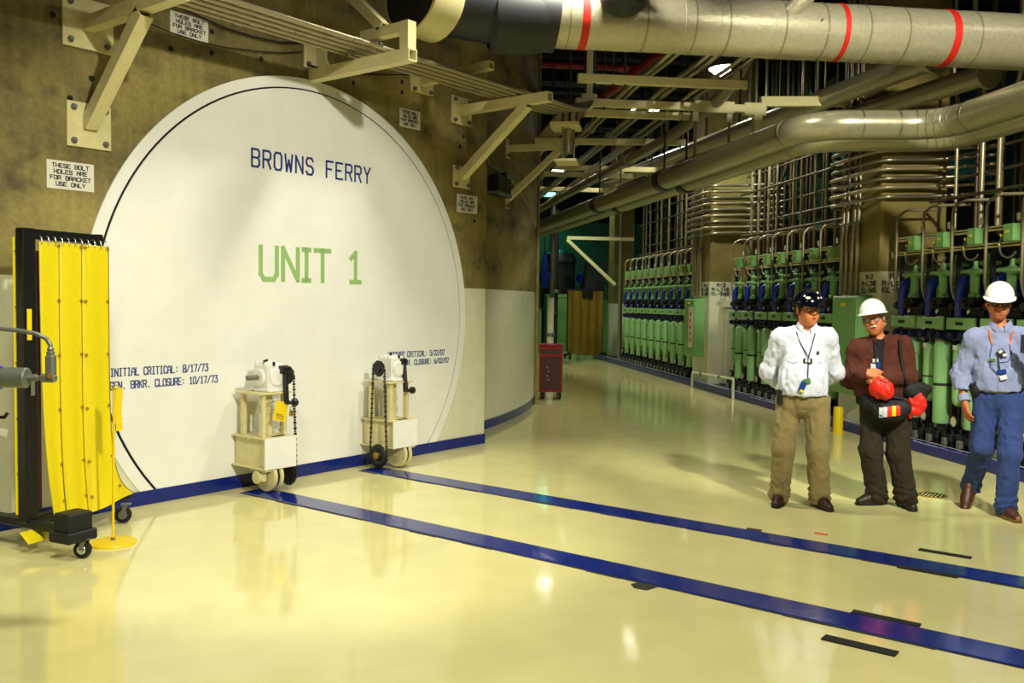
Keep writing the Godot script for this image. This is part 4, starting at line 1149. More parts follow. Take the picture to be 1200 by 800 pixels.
# ---------------------------------------------------------------- the plug in the wall and what stands before it
func plug() -> void:
	var p := thing("shield_plug", "huge white round shield plug with blue and green lettering filling the concrete wall", "hatch")
	obj("disc", prism(sh(), disc_poly(Vector2(5.606, 1.476), 2.096, 0.0), 0.004, 0.0135), M.white_paint, p)
	obj("seam", ring_shape(Vector2(5.6, 1.474), 2.075, 2.125, 0.0, 0.0055), M.soot, p)
	obj("lettering", letters("BROWNS FERRY", 0.078, 0.150, 0.1203, 0.019, Vector3(4.93, 2.81, 0.0135)), M.ink_blue, p)
	var u := sh()
	for e in [["U", 5.022, 0.175], ["N", 5.266, 0.168], ["I", 5.460, 0.15], ["T", 5.640, 0.175], ["1", 6.035, 0.20]]:
		u.add(letters(e[0], e[2], 0.285, 0.0, 0.045, Vector3(e[1], 1.828, 0.0135)))
	obj("lettering", u, M.ink_green, p)
	obj("lettering", letters("INITIAL CRITICAL: 8/17/73", 0.025, 0.058, 0.0345, 0.0095, Vector3(3.632, 1.043, 0.0135)), M.ink_faded_blue, p)
	obj("lettering", letters("GEN. BRKR. CLOSURE: 10/17/73", 0.025, 0.056, 0.0342, 0.0095, Vector3(3.628, 0.942, 0.0135)), M.ink_faded_blue, p)
	obj("lettering", letters("RESTART CRITICAL: 5/22/07", 0.025, 0.055, 0.0345, 0.0095, Vector3(6.604, 1.062, 0.0135)), M.ink_faded_blue, p)
	obj("lettering", letters("GEN. BRKR. CLOSURE: 6/02/07", 0.025, 0.050, 0.0345, 0.0095, Vector3(6.606, 0.976, 0.0135)), M.ink_faded_blue, p)

	for e in [[4.69, 4.93, "blue rail strip nearer the camera, starting under the left drive unit"], [6.045, 6.285, "blue rail strip farther from the camera, starting under the right drive unit"]]:
		var r := thing("floor_rail", e[2], "rail", Vector3(e[0], 0, 0.2), 0, "blue rails of the shield plug")
		obj("strip", box(sh(), Vector3((e[1] - e[0]) / 2, 0.001, 7.0), Vector3(e[1] - e[0], 0.012, 14.0), 0.004), M.rail_blue, r)
		var g := sh()
		rng.seed = int(e[0] * 100)
		for k in 56:
			var wd := rng.randf_range(0.012, 0.034)
			box(g, Vector3(-wd / 2, 0.0005, 0.125 + k * 0.25), Vector3(wd, 0.003, 0.252))
		obj("joint", g, M.gasket, r)
	var nm := ["long black grip strip lying clear of the nearer blue rail, closest to the camera", "black grip strip touching the far edge of the nearer blue rail", "thin black grip strip lying beyond the farther blue rail", "black grip strip touching the near edge of the farther blue rail"]
	var ps := [[4.485, 5.40, 0.075, 0.35], [4.965, 5.39, 0.06, 0.345], [6.54, 5.337, 0.055, 0.325], [6.02, 5.352, 0.06, 0.35]]
	for k in 4:
		tag(obj("grip_strip", box(sh(), Vector3.ZERO, Vector3(ps[k][2], 0.008, ps[k][3]), 0.002), M.mat_black, self, Vector3(ps[k][0], 0.004, ps[k][1])), nm[k], "grip strip", "black grip strips on the floor")
	tag(obj("floor_patch", prism(sh(), PackedVector2Array([Vector2(-0.05, -0.05), Vector2(0.06, -0.07), Vector2(0.06, 0.06), Vector2(-0.01, 0.08), Vector2(-0.06, 0.03)]), 0, 0.003, Transform3D(Basis(Vector3.RIGHT, -PI / 2), Vector3.ZERO)), M.gasket, self, Vector3(4.625, 0.0005, 4.13)), "small dark worn patch beside the nearer blue rail", "patch")
	tag(obj("floor_patch", prism(sh(), PackedVector2Array([Vector2(-0.025, -0.06), Vector2(0.03, -0.05), Vector2(0.02, 0.06), Vector2(-0.03, 0.05)]), 0, 0.003, Transform3D(Basis(Vector3.RIGHT, -PI / 2), Vector3.ZERO)), M.gasket, self, Vector3(6.33, 0.0005, 4.09)), "small dark worn patch beside the farther blue rail", "patch")
	tag(obj("floor_chip", prism(sh(), PackedVector2Array([Vector2(-0.02, -0.05), Vector2(0.02, -0.04), Vector2(0.015, 0.05), Vector2(-0.02, 0.045)]), 0, 0.003, Transform3D(Basis(Vector3.RIGHT, -PI / 2), Vector3.ZERO)), M.orange_plastic, self, Vector3(6.53, 0.0005, 4.515)), "tiny orange chip of paint on the floor beyond the farther rail", "chip")
	var dr := thing("floor_drain", "round brown drain cover in the floor between the two persons in hard hats", "drain", Vector3(8.52, 0, 4.80))
	obj("rim", lathe(sh(), [Vector2(0.125, 0), Vector2(0.125, 0.005), Vector2(0.105, 0.005), Vector2(0.105, 0.001)], 28), M.brass, dr)
	var gr := sh()
	for k in 7:
		var z := -0.09 + 0.03 * k
		var l := sqrt(0.105 * 0.105 - z * z)
		box(gr, Vector3(0, 0.002, z), Vector3(l * 2, 0.004, 0.012))
	obj("grate", gr, M.gasket, dr)

	drive_unit(4.715, true); drive_unit(6.215, false)

func drive_unit(x0: float, left: bool) -> void:
	var u := thing("drive_unit", "cream hand-cranked drive unit with yellow tag at the left of the plug foot" if left else "cream hand-cranked drive unit with long chain loop at the right of the plug foot", "drive unit", Vector3(x0, 0, 0.02), 0, "plug drive units")
	var s := 1.0 if left else -1.0
	var mx := 0.16   # middle
	var body := sh()
	box(body, Vector3(mx, 0.35, 0.455), Vector3(0.33, 0.27, 0.014), 0.003)
	box(body, Vector3(mx, 0.35, 0.23), Vector3(0.26, 0.25, 0.44), 0.003)
	obj("beam", body, M.cream_paint, u)
	obj("face_plate", box(sh(), Vector3(mx, 0.35, 0.464), Vector3(0.328, 0.262, 0.006), 0.002), M.white_paint, u)
	for y in [0.478, 0.222]: obj("beam_flange", box(sh(), Vector3(mx, y, 0.23), Vector3(0.33, 0.014, 0.46), 0.003), M.cream_paint, u)
	obj("slot", box(sh(), Vector3(mx + 0.02, 0.4865, 0.40), Vector3(0.13, 0.004, 0.035)), M.soot, u)
	for x in [0.03, 0.25]:
		for z in [0.10, 0.36]: obj("post", box(sh(), Vector3(x + 0.02, 0.665, z), Vector3(0.035, 0.36, 0.05), 0.003), M.cream_paint, u)
	obj("post", box(sh(), Vector3(0.155, 0.665, 0.30), Vector3(0.07, 0.36, 0.02), 0.002), M.cream_paint, u)
	obj("top_plate", box(sh(), Vector3(0.155, 0.853, 0.23), Vector3(0.33, 0.018, 0.36), 0.003), M.cream_paint, u)
	var gb := sh()
	box(gb, Vector3(0.155, 0.985, 0.26), Vector3(0.17, 0.24, 0.22), 0.02)
	box(gb, Vector3(0.155, 0.875, 0.26), Vector3(0.20, 0.022, 0.27), 0.004)
	cyl(gb, Vector3(0.155, 0.985, 0.36), Vector3(0.155, 0.985, 0.385), 0.075, 20, 0.006)
	cyl(gb, Vector3(0.155 - s * 0.08, 0.985, 0.26), Vector3(0.155 - s * 0.115, 0.985, 0.26), 0.075, 20, 0.006)
	for k in 3: box(gb, Vector3(0.155, 1.105, 0.19 + 0.06 * k), Vector3(0.17, 0.016, 0.012))
	var gbo := obj("gearbox", gb, M.white_paint, u)
	if left: gbo.position.x = 0.035
	var sp := sh()
	for e in [[0.115, 1.098, 0.30], [0.20, 1.098, 0.22], [0.16, 1.085, 0.37]]: cyl(sp, Vector3(e[0], e[1], e[2]), Vector3(e[0], e[1] + 0.035, e[2]), 0.011, 8)
	obj("plug_screw", sp, M.black_paint, u)
	if left: obj("shaft", cyl(sh(), Vector3(0.08, 0.985, 0.26), Vector3(-0.035, 0.985, 0.26), 0.022, 12, 0.003), M.grey_metal, u)
	# upper and lower chain wheels on the chain side, the chain round both
	var cx := mx + s * 0.205
	var yz := [Vector2(0.985, 0.30), Vector2(0.145, 0.30)]
	var rr := [0.062, 0.098]
	obj("sprocket", lathe(sh(), [Vector2(0, -0.012), Vector2(rr[0], -0.012), Vector2(rr[0] + 0.012, 0), Vector2(rr[0], 0.012), Vector2(0.035, 0.012), Vector2(0.032, 0.03), Vector2(0, 0.03)], 22, Transform3D(Basis(Vector3.UP, Vector3.RIGHT * s, Vector3.BACK * -s), Vector3(cx, 0.985, 0.30))), M.dark_steel, u)
	var lw := obj("sprocket", lathe(sh(), [Vector2(0, -0.015), Vector2(rr[1], -0.015), Vector2(rr[1] + 0.014, 0), Vector2(rr[1], 0.015), Vector2(0.06, 0.015), Vector2(0.05, 0.008), Vector2(0.04, 0.03), Vector2(0, 0.03)], 26, Transform3D(Basis(Vector3.UP, Vector3.RIGHT * s, Vector3.BACK * -s), Vector3(cx, 0.145, 0.30))), M.dark_steel, u)
	obj("hub", cyl(sh(), Vector3(cx + s * 0.02, 0.145, 0.30), Vector3(cx + s * 0.042, 0.145, 0.30), 0.035, 12, 0.004), M.brass, lw)
	var path := []
	for k in 13: path.append(Vector3(cx, 0.985 + (rr[0] + 0.014) * sin(PI * k / 12.0), 0.30 + (rr[0] + 0.014) * cos(PI * k / 12.0)))
	for k in 13: path.append(Vector3(cx, 0.145 - (rr[1] + 0.016) * sin(PI * k / 12.0), 0.30 - (rr[1] + 0.016) * cos(PI * k / 12.0)))
	path.append(path[0])
	var ch := sh()
	var step := 0.024
	var acc := 0.0
	var fl := 0
	for k in path.size() - 1:
		var a: Vector3 = path[k]
		var b: Vector3 = path[k + 1]
		var l := a.distance_to(b)
		while acc < l:
			var q := a.lerp(b, acc / l)
			bar(ch, q - (b - a).normalized() * 0.010, q + (b - a).normalized() * 0.010, 0.022 if fl % 2 == 0 else 0.010, 0.014, 0.0, Vector3(0, 0.3, 1).normalized())
			fl += 1
			acc += step
		acc -= l
	var chain := obj("chain", ch, M.dark_steel, u)
	chain.set_meta("kind", "stuff")
	# crank
	var kx := mx + 0.115
	var kz := 0.39 if left else 0.37
	if left: kx = mx + 0.10
	else: kx = mx + 0.065
	var tip := Vector3(kx - 0.03, 0.76, kz + 0.06)
	var cr := obj("crank", bar(sh(), Vector3(kx, 1.06, kz), tip, 0.028, 0.05, 0.006, Vector3.BACK), M.black_paint, u)
	obj("crank_boss", cyl(sh(), Vector3(kx - 0.05, 1.05, kz - 0.005), Vector3(kx + 0.03, 1.05, kz - 0.005), 0.036, 14, 0.005), M.black_paint, cr)
	var kn := sh()
	cyl(kn, tip + Vector3(0, 0.01, 0), tip + Vector3(0.055, 0.01, 0.02), 0.017, 10)
	cyl(kn, tip + Vector3(0.045, 0.01, 0.015), tip + Vector3(0.095, 0.01, 0.03), 0.034, 14, 0.010)
	obj("crank_knob", kn, M.black_paint, cr)
	# wheel with two flanges on the rail
	var wx := Transform3D(Basis(Vector3.UP, Vector3.RIGHT, Vector3.FORWARD), Vector3(mx - 0.02 - (0.0 if left else -0.06), 0.146, 0.34))
	obj("wheel", lathe(sh(), [Vector2(0, -0.055), Vector2(0.075, -0.055), Vector2(0.09, -0.05), Vector2(0.128, -0.05), Vector2(0.134, -0.044), Vector2(0.134, -0.018), Vector2(0.115, -0.012), Vector2(0.115, 0.014), Vector2(0.134, 0.02), Vector2(0.134, 0.046), Vector2(0.128, 0.052), Vector2(0.08, 0.052), Vector2(0, 0.06)], 36, wx), M.cream_paint, u)
	obj("tyre", lathe(sh(), [Vector2(0.112, -0.015), Vector2(0.119, -0.015), Vector2(0.119, 0.017), Vector2(0.112, 0.017)], 36, wx), M.dark_steel, u)
	var br := sh()
	var bx := mx - s * 0.115
	box(br, Vector3(bx, 0.16, 0.34), Vector3(0.05, 0.11, 0.13), 0.012)
	cyl(br, Vector3(bx - s * 0.022, 0.145, 0.34), Vector3(bx - s * 0.05, 0.145, 0.34), 0.055, 18, 0.006)
	box(br, Vector3(bx, 0.208, 0.34), Vector3(0.07, 0.016, 0.22), 0.002)
	obj("bearing", br, M.cream_paint, u)
	if left:
		var tg := thing("warning_tag", "yellow paper tag wired to the left drive unit", "tag", Vector3(x0, 0, 0.02))
		obj("paper", box(sh(), Vector3(0.185, 0.70, 0.43), Vector3(0.115, 0.165, 0.003), 0.0, Basis(Vector3.BACK, -0.22) * Basis(Vector3.UP, -0.3)), M.yellow_plastic, tg)
		var pr := sh()
		for k in 4: box(pr, Vector3(0.185 - 0.01, 0.675 - 0.014 * k, 0.4335), Vector3(0.07, 0.003, 0.002), 0.0, Basis(Vector3.BACK, -0.22) * Basis(Vector3.UP, -0.3))
		obj("print", pr, M.ink_black, tg)
		obj("wire", tube(sh(), [Vector3(0.20, 0.775, 0.43), Vector3(0.17, 0.79, 0.40), Vector3(0.02, 0.75, 0.36), Vector3(0.02, 0.70, 0.37), Vector3(0.14, 0.72, 0.40), Vector3(0.20, 0.775, 0.43)], 0.003, 5), M.grey_metal, tg)
		var lk := thing("padlock", "small brass padlock hanging from the left drive unit crank", "padlock", Vector3(x0, 0, 0.02))
		obj("body", box(sh(), Vector3(0.285, 0.675, 0.45), Vector3(0.045, 0.05, 0.02), 0.004), M.brass, lk)
		obj("shackle", tube(sh(), rounded([Vector3(0.27, 0.70, 0.45), Vector3(0.27, 0.735, 0.45), Vector3(0.30, 0.735, 0.45), Vector3(0.30, 0.70, 0.45)], 0.014), 0.004, 6), M.bright_metal, lk)

# ---------------------------------------------------------------- brackets, signs and conduits on the concrete
func plate(p: Node3D, c: Vector3, w: float, h: float, bs: Basis, n := 4) -> void:
	var pl := obj("base_plate", box(sh(), c + bs.z * 0.011, Vector3(w, h, 0.022), 0.003, bs), M.cream_paint, p)
	for k in n:
		var o: Vector3 = bs.x * (w * 0.36 * (1 if k % 2 else -1)) + bs.y * (h * 0.37 * (1 if k / 2 else -1))
		var b := sh()
		lathe(b, [Vector2(0, 0.036), Vector2(0.016, 0.036), Vector2(0.016, 0.020), Vector2(0.024, 0.020), Vector2(0.024, 0.0)], 6, Transform3D(Basis(bs.x, bs.z, -bs.y), c + o + bs.z * 0.020))
		obj("bolt", b, M.grey_metal, pl)

func hollow(a: Vector3, b: Vector3, w: float) -> Shape:
	var o := sh()
	var z := (b - a).normalized()
	var up := Vector3.UP
	if absf(z.y) > 0.99: up = Vector3.RIGHT
	var x := up.cross(z).normalized()
	var y := z.cross(x)
	var q := w * 0.5 - 0.006
	for s in [-1.0, 1.0]:
		box(o, (a + b) * 0.5 + x * s * q, Vector3(0.012, w, a.distance_to(b)), 0.002, Basis(x, y, z))
		box(o, (a + b) * 0.5 + y * s * q, Vector3(w - 0.02, 0.012, a.distance_to(b)), 0.0, Basis(x, y, z))
	return o

func wall_things() -> void:
	var I := Basis.IDENTITY
	var p := thing("wall_bracket", "cream tube bracket with two square bolted plates at the upper left of the plug", "bracket", Vector3(3.48, 3.3, 0), 0, "cream wall brackets")
	plate(p, Vector3(0, 0.37, 0), 0.385, 0.37, I); plate(p, Vector3(0, -0.375, 0), 0.335, 0.33, I)
	obj("arm", hollow(Vector3(0, 0.37, 0.02), Vector3(0, 0.37, 1.25), 0.10), M.cream_paint, p)
	obj("brace", hollow(Vector3(0, -0.37, 0.02), Vector3(0, 0.32, 0.78), 0.10), M.cream_paint, p)
	p = thing("wall_bracket", "cream tube bracket above the top of the plug with a raised frame on its end", "bracket", Vector3(5.60, 3.7, 0), 0, "cream wall brackets")
	plate(p, Vector3(0.04, 0.22, 0), 0.27, 0.27, I); 
	obj("arm", hollow(Vector3(0, 0.015, 0.02), Vector3(0, 0.015, 1.30), 0.105), M.cream_paint, p)
	obj("gusset", prism(sh(), PackedVector2Array([Vector2(0, 0.05), Vector2(0.20, 0.05), Vector2(0.05, 0.30), Vector2(0, 0.30)]), -0.01, 0.01, Transform3D(Basis(Vector3.BACK, Vector3.UP, Vector3.LEFT), Vector3(0.05, 0, 0.02))), M.cream_paint, p)
	obj("end_post", hollow(Vector3(0, 0.068, 1.24), Vector3(0, 0.30, 1.24), 0.10), M.cream_paint, p)
	obj("cross_arm", hollow(Vector3(0, 0.255, 1.19), Vector3(0, 0.255, 0.70), 0.09), M.cream_paint, p)
	obj("brace", hollow(Vector3(0, 0.30, 0.95), Vector3(0, 1.10, 0.02), 0.09), M.cream_paint, p)
	p = thing("wall_bracket", "short cream tube bracket lying above the conduit bundle right of the plug", "bracket", Vector3(7.07, 3.93, 0), 0, "cream wall brackets")
	plate(p, Vector3(0, 0, 0), 0.34, 0.19, I, 2)
	obj("arm", hollow(Vector3(0, 0.02, 0.02), Vector3(0, 0.06, 0.96), 0.085), M.cream_paint, p)
	p = thing("wall_bracket", "cream tube bracket with two plates at the right edge of the flat concrete wall", "bracket", Vector3(7.71, 3.3, 0), 0, "cream wall brackets")
	plate(p, Vector3(0, 0.46, 0), 0.33, 0.305, I); plate(p, Vector3(0.01, -0.265, 0), 0.275, 0.24, I)
	obj("arm", hollow(Vector3(0, 0.465, 0.02), Vector3(0, 0.465, 1.22), 0.10), M.cream_paint, p)
	obj("brace", hollow(Vector3(0.01, -0.26, 0.02), Vector3(0, 0.42, 0.93), 0.095), M.cream_paint, p)
	var n := Vector3(0.355, 0, 0.935)
	p = thing("wall_bracket", "cream tube bracket with a long brace on the curved wall beside the black box", "bracket", Vector3(9.80, 3.3, -0.98), 0, "cream wall brackets")
	var bs := Basis(Vector3(0.935, 0, -0.355), Vector3.UP, n)
	plate(p, Vector3(0, 0.43, 0), 0.12, 0.26, bs, 2); plate(p, Vector3(0, -0.25, 0), 0.12, 0.26, bs, 2)
	obj("arm", hollow(Vector3(0, 0.43, 0) + n * 0.02, Vector3(0, 0.43, 0) + n * 0.84, 0.085), M.cream_paint, p)
	obj("brace", hollow(Vector3(0, -0.25, 0) + n * 0.02, Vector3(0, 0.39, 0) + n * 0.74, 0.08), M.cream_paint, p)

	var sg := [[3.344, 2.540, 0.350, 0.206, "printed notice plate on the concrete left of the plug, under the left bracket", 0.0], [4.331, 3.862, 0.348, 0.185, "printed notice plate highest on the concrete, under the conduit bundle", 0.0], [6.905, 3.541, 0.304, 0.192, "printed notice plate at the upper right edge of the plug", 0.0], [7.832, 2.746, 0.352, 0.200, "printed notice plate under the lower plate of the right bracket", 0.0]]
	var txt := ["THESE BOLT", "HOLES ARE", "FOR BRACKET", "USE ONLY"]
	for e in sg:
		var s := thing("notice_plate", e[4], "sign", Vector3(e[0], e[1], 0.0), 0, "notice plates on the concrete")
		obj("plate", box(sh(), Vector3(0, 0, 0.003), Vector3(e[2], e[3], 0.006), 0.001), M.sign_plate, s)
		var l := sh()
		for k in 4:
			var ad: float = e[2] / 12.6
			l.add(letters(txt[k], ad * 0.72, e[3] * 0.135, ad, 0.0065, Vector3(-ad * txt[k].length() / 2.0 + 0.003, e[3] * (0.26 - 0.215 * k), 0.006), 0.0012))
		obj("lettering", l, M.ink_black, s)
	# the bundle of conduits carried by the brackets
	var nm := ["first", "second", "third", "fourth", "fifth", "sixth", "seventh", "eighth", "ninth"]
	for k in 9:
		var z := 0.50 + 0.052 * k
		var y := 3.84 + 0.012 * (k % 2)
		var pts := [Vector3(-2.0, y, z), Vector3(7.95 + 0.02 * k, y, z), Vector3(8.9, y + 0.02, z - 0.05), Vector3(10.0, 4.275, z - 0.62), Vector3(20.0, 4.28, z - 10.62)]
		var c := thing("wall_conduit", "%s conduit out from the wall in the bundle above the plug" % nm[k], "conduit", Vector3.ZERO, 0, "conduits in the bundle above the plug")
		obj("pipe", tube(sh(), rounded(pts, 0.5), 0.0205, 8), M.conduit, c)
		for x in [1.2, 4.4, 7.0]: obj("coupling", cyl(sh(), Vector3(x + 0.11 * k, y, z), Vector3(x + 0.11 * k + 0.09, y, z), 0.0245, 8), M.steel, c)
		obj("clip", box(sh(), Vector3(5.60, y + 0.012, z), Vector3(0.03, 0.05, 0.045), 0.004), M.bright_metal, c)
	tag(obj("cable", tube(sh(), [Vector3(3.62, 3.80, 0.2), Vector3(3.89, 3.793, 0.05), Vector3(4.145, 3.769, 0.03), Vector3(4.40, 3.757, 0.03), Vector3(4.619, 3.762, 0.03), Vector3(4.95, 3.80, 0.03), Vector3(5.237, 3.849, 0.03), Vector3(5.47, 3.91, 0.03)], 0.006, 6), M.rubber), "thin black cable sagging below the highest notice plate", "cable")
	tag(obj("cable", tube(sh(), [Vector3(3.95, 4.02, 0.06), Vector3(4.184, 3.985, 0.04), Vector3(4.661, 3.925, 0.03), Vector3(4.95, 3.92, 0.03), Vector3(5.237, 3.939, 0.03), Vector3(5.477, 3.994, 0.03), Vector3(5.60, 4.05, 0.03)], 0.009, 6), M.rubber), "thick black cable sagging between the left bracket and the top bracket", "cable")
	tag(obj("cable", tube(sh(), [Vector3(5.52, 3.80, 0.05), Vector3(5.8, 3.81, 0.03), Vector3(6.158, 3.85, 0.03), Vector3(6.5, 3.91, 0.03), Vector3(6.868, 3.985, 0.03)], 0.008, 6), M.rubber), "black cable sagging right of the top bracket below the conduits", "cable")
	# black box on the curved wall and its cable
	p = thing("junction_box", "black junction box with a pale band on the curved wall", "box", curve_point(0.318, 3.12, 0.02), 0.318)
	obj("case", box(sh(), Vector3(0, 0.03, 0.07), Vector3(0.50, 0.26, 0.14), 0.012), M.black_paint, p)
	obj("band", box(sh(), Vector3(0, -0.07, 0.072), Vector3(0.51, 0.04, 0.15), 0.003), M.grey_metal, p)
	obj("gland", cyl(sh(), Vector3(0.14, 0.15, 0.07), Vector3(0.14, 0.23, 0.07), 0.05, 12, 0.008), M.black_paint, p)
	tag(obj("cable", tube(sh(), [curve_point(0.29, 3.50, 0.03), curve_point(0.30, 3.40, 0.03), curve_point(0.345, 3.36, 0.04), curve_point(0.40, 3.25, 0.04), curve_point(0.48, 3.02, 0.04), curve_point(0.53, 2.85, 0.04)], 0.013, 6), M.conduit), "grey cable running down the curved wall past the black box", "cable")
	tag(obj("downpipe", tube(sh(), [Vector3(11.86, 0.0, -1.945), Vector3(11.86, 6.4, -1.945)], 0.028, 10), M.concrete_plain), "dark vertical pipe at the edge of the curved wall", "pipe")

# ---------------------------------------------------------------- left foreground
func caster(p: Node3D, at: Vector3, turn: float, r: float, m: Material) -> void:
	var bs := Basis(Vector3.UP, turn)
	var w := obj("caster", lathe(sh(), [Vector2(0, -0.016), Vector2(r * 0.62, -0.016), Vector2(r * 0.66, -0.022), Vector2(r - 0.004, -0.020), Vector2(r, -0.012), Vector2(r, 0.012), Vector2(r - 0.004, 0.020), Vector2(r * 0.66, 0.022), Vector2(r * 0.62, 0.016), Vector2(0, 0.016)], 22, Transform3D(bs * Basis(Vector3.UP, Vector3.RIGHT, Vector3.FORWARD), at + Vector3.UP * r)), M.rubber, p)
	obj("hub", cyl(sh(), at + Vector3.UP * r - bs.x * 0.024, at + Vector3.UP * r + bs.x * 0.024, r * 0.55, 12, 0.003), m, w)
	var fk := sh()
	for s in [-1.0, 1.0]: bar(fk, at + Vector3.UP * r + bs.x * 0.028 * s, at + Vector3.UP * (r * 2.25) + bs.x * 0.028 * s + bs.z * 0.02, 0.004, 0.03, 0.0, bs.z)
	box(fk, at + Vector3.UP * (r * 2.28) + bs.z * 0.02, Vector3(0.062, 0.006, 0.07), 0.0, bs)
	obj("fork", fk, M.grey_metal, w)

func screen() -> void:
	var p := thing("screen_frame", "black wheeled steel frame carrying the yellow curtain", "frame", Vector3(2.735, 0, 0.63))
	var fd := Vector3(0.19, 0, 0.98)
	var hd := Vector3(0.965, 0, -0.262).normalized()
	obj("upright", box(sh(), Vector3(0, 1.135, 0), Vector3(0.095, 1.91, 0.075), 0.006, Basis(Vector3.UP, 0.25)), M.black_paint, p)
	obj("upright", box(sh(), hd * 0.575 + Vector3(0, 1.135, 0), Vector3(0.06, 1.91, 0.06), 0.006, Basis(Vector3.UP, 0.25)), M.black_paint, p)
	obj("header", bar(sh(), Vector3(0.0, 2.055, 0), hd * 0.605 + Vector3(0, 2.055, 0), 0.06, 0.065, 0.005), M.black_paint, p)
	obj("foot_bar", bar(sh(), -fd * 0.75 + Vector3(0, 0.175, 0), fd * 0.36 + Vector3(0, 0.175, 0), 0.06, 0.06, 0.006), M.black_paint, p)
	obj("foot_bar", bar(sh(), Vector3(0, 0.19, 0) - hd * 0.02, hd * 0.84 + Vector3(0, 0.19, 0), 0.06, 0.05, 0.006), M.black_paint, p)
	for e in [[0.43, "near"], [-0.75, "rear"]]:
		var c: Vector3 = fd * e[0]
		var b := sh()
		box(b, c + Vector3(0, 0.235, 0), Vector3(0.175, 0.125, 0.15), 0.010, Basis(Vector3.UP, 0.2))
		box(b, c + Vector3(0, 0.150, 0), Vector3(0.215, 0.070, 0.19), 0.010, Basis(Vector3.UP, 0.2))
		obj("counterweight", b, M.rubber, p)
	caster(p, fd * 0.45 + Vector3(0.035, 0, 0.02), 0.6, 0.055, M.bright_metal)
	caster(p, -fd * 0.75, 0.2, 0.055, M.bright_metal)
	caster(p, hd * 0.79 + Vector3(0, 0, 0.0), 0.9, 0.06, M.grey_metal)
	obj("label_strip", box(sh(), Vector3(-0.005, 1.47, 0.05), Vector3(0.03, 0.20, 0.004), 0.0, Basis(Vector3.UP, 0.0)), M.yellow_plastic, p)
	obj("label_strip", box(sh(), Vector3(0.012, 1.07, 0.05), Vector3(0.025, 0.12, 0.004), 0.0), M.grey_metal, p)
	# the curtain hangs from the header by hooks
	var c := thing("yellow_curtain", "bright yellow vinyl curtain of joined panels hanging on the black wheeled frame", "curtain", Vector3(2.735, 0, 0.63))
	var us := [0.060, 0.215, 0.400, 0.630]
	for k in 3:
		var o := sh()
		var nu := 14
		var nv := 30
		var grid := []
		for layer in 2:
			for j in nv + 1:
				for i in nu + 1:
					var f := float(i) / nu
					var v := float(j) / nv
					var a := lerpf(us[k], us[k + 1], f)
					var low := 0.165 + (0.02 if k < 2 else 0.0)
					var fl := pow(v, 5.0)
					var y := lerpf(2.008, low, v)
					var out := 0.055 + 0.012 * sin(a * 26.0 + k) * (0.3 + v) + 0.05 * fl
					var side := 0.0
					if k == 2:
						side = 0.125 * pow(v, 16.0) * f
						y += 0.075 * pow(v, 8.0) * f
						out += 0.05 * fl * f
					if k == 0: side = 0.045 * v * v * v * (1.0 - f)
					if i == 0 or i == nu: out -= 0.008
					var q := hd * (a + side) + Vector3(-hd.z, 0, hd.x) * -1.0 * 0.0 + Vector3(0.262, 0, 0.965) * (out - 0.006 * layer)
					grid.append(Vector3(q.x, y, q.z))
		var per := (nu + 1) * (nv + 1)
		for layer in 2:
			for j in nv:
				for i in nu:
					var b := layer * per + j * (nu + 1) + i
					var nn: Vector3 = (grid[b + 1] - grid[b]).cross(grid[b + nu + 1] - grid[b]).normalized()
					if nn.z < 0.0: nn = -nn
					if layer == 1: nn = -nn
					o.quad(grid[b], grid[b + 1], grid[b + nu + 2], grid[b + nu + 1], nn)
		for i in nu:
			o.quad(grid[i], grid[i + 1], grid[per + i + 1], grid[per + i], Vector3.UP)
			var e := nv * (nu + 1) + i
			o.quad(grid[e], grid[e + 1], grid[per + e + 1], grid[per + e], Vector3.DOWN)
		for j in nv:
			for i in [0, nu]:
				var e: int = j * (nu + 1) + i
				o.quad(grid[e], grid[e + nu + 1], grid[per + e + nu + 1], grid[per + e], hd * (1.0 if i else -1.0))
		var pn := obj("panel", o, M.yellow_cloth, c)
		# hem and grommets
		var gr := sh()
		for j in [0, 6, 12, 18, 24, 28]:
			for i in ([nu] if k < 2 else [0, nu]):
				var q: Vector3 = grid[j * (nu + 1) + (i - 1 if i else 1)] + Vector3(0, -0.02, 0)
				gr.add(lathe(sh(), [Vector2(0.005, 0.0), Vector2(0.012, 0.0), Vector2(0.012, 0.004), Vector2(0.005, 0.005), Vector2(0.005, 0.0)], 10, Transform3D(Basis(Vector3.RIGHT, PI / 2), q + Vector3(0.262, 0, 0.965) * 0.002)))
		obj("grommet", gr, M.brass, pn)
		var hem := []
		for j in nv + 1: hem.append(grid[j * (nu + 1) + nu] + Vector3(0.0, 0, 0.001))
		obj("seam", tube(sh(), hem, 0.0035, 5), M.dull_yellow_cloth, pn)
	for k in 11:
		var a := 0.075 + k * 0.0535
		var b := hd * a + Vector3(0.262, 0, 0.965) * 0.038
		obj("hook", tube(sh(), rounded([b + Vector3(0, 2.045, -0.006), b + Vector3(0.003, 2.040, 0.010), b + Vector3(0.003, 2.00, 0.026), b + Vector3(0, 1.985, 0.016)], 0.012, 3), 0.0045, 6), M.bright_metal, c)
	# the fold of the curtain on the other side of the upright
	var bk := sh()
	box(bk, Vector3(-0.050, 1.13, -0.04), Vector3(0.03, 1.80, 0.012), 0.004, Basis(Vector3.UP, 0.25))
	obj("return_panel", bk, M.yellow_cloth, c)
	var gb := sh()
	for k in 5: gb.add(cyl(sh(), Vector3(-0.052, 0.5 + 0.36 * k, -0.034), Vector3(-0.047, 0.5 + 0.36 * k, -0.026), 0.009, 10))
	obj("grommet", gb, M.brass, c)
	obj("lining", box(sh(), hd * 0.075 + Vector3(0.0, 1.1, 0.0), Vector3(0.05, 1.7, 0.008), 0.002, Basis(Vector3.UP, 0.25)), M.maroon_cloth, c)
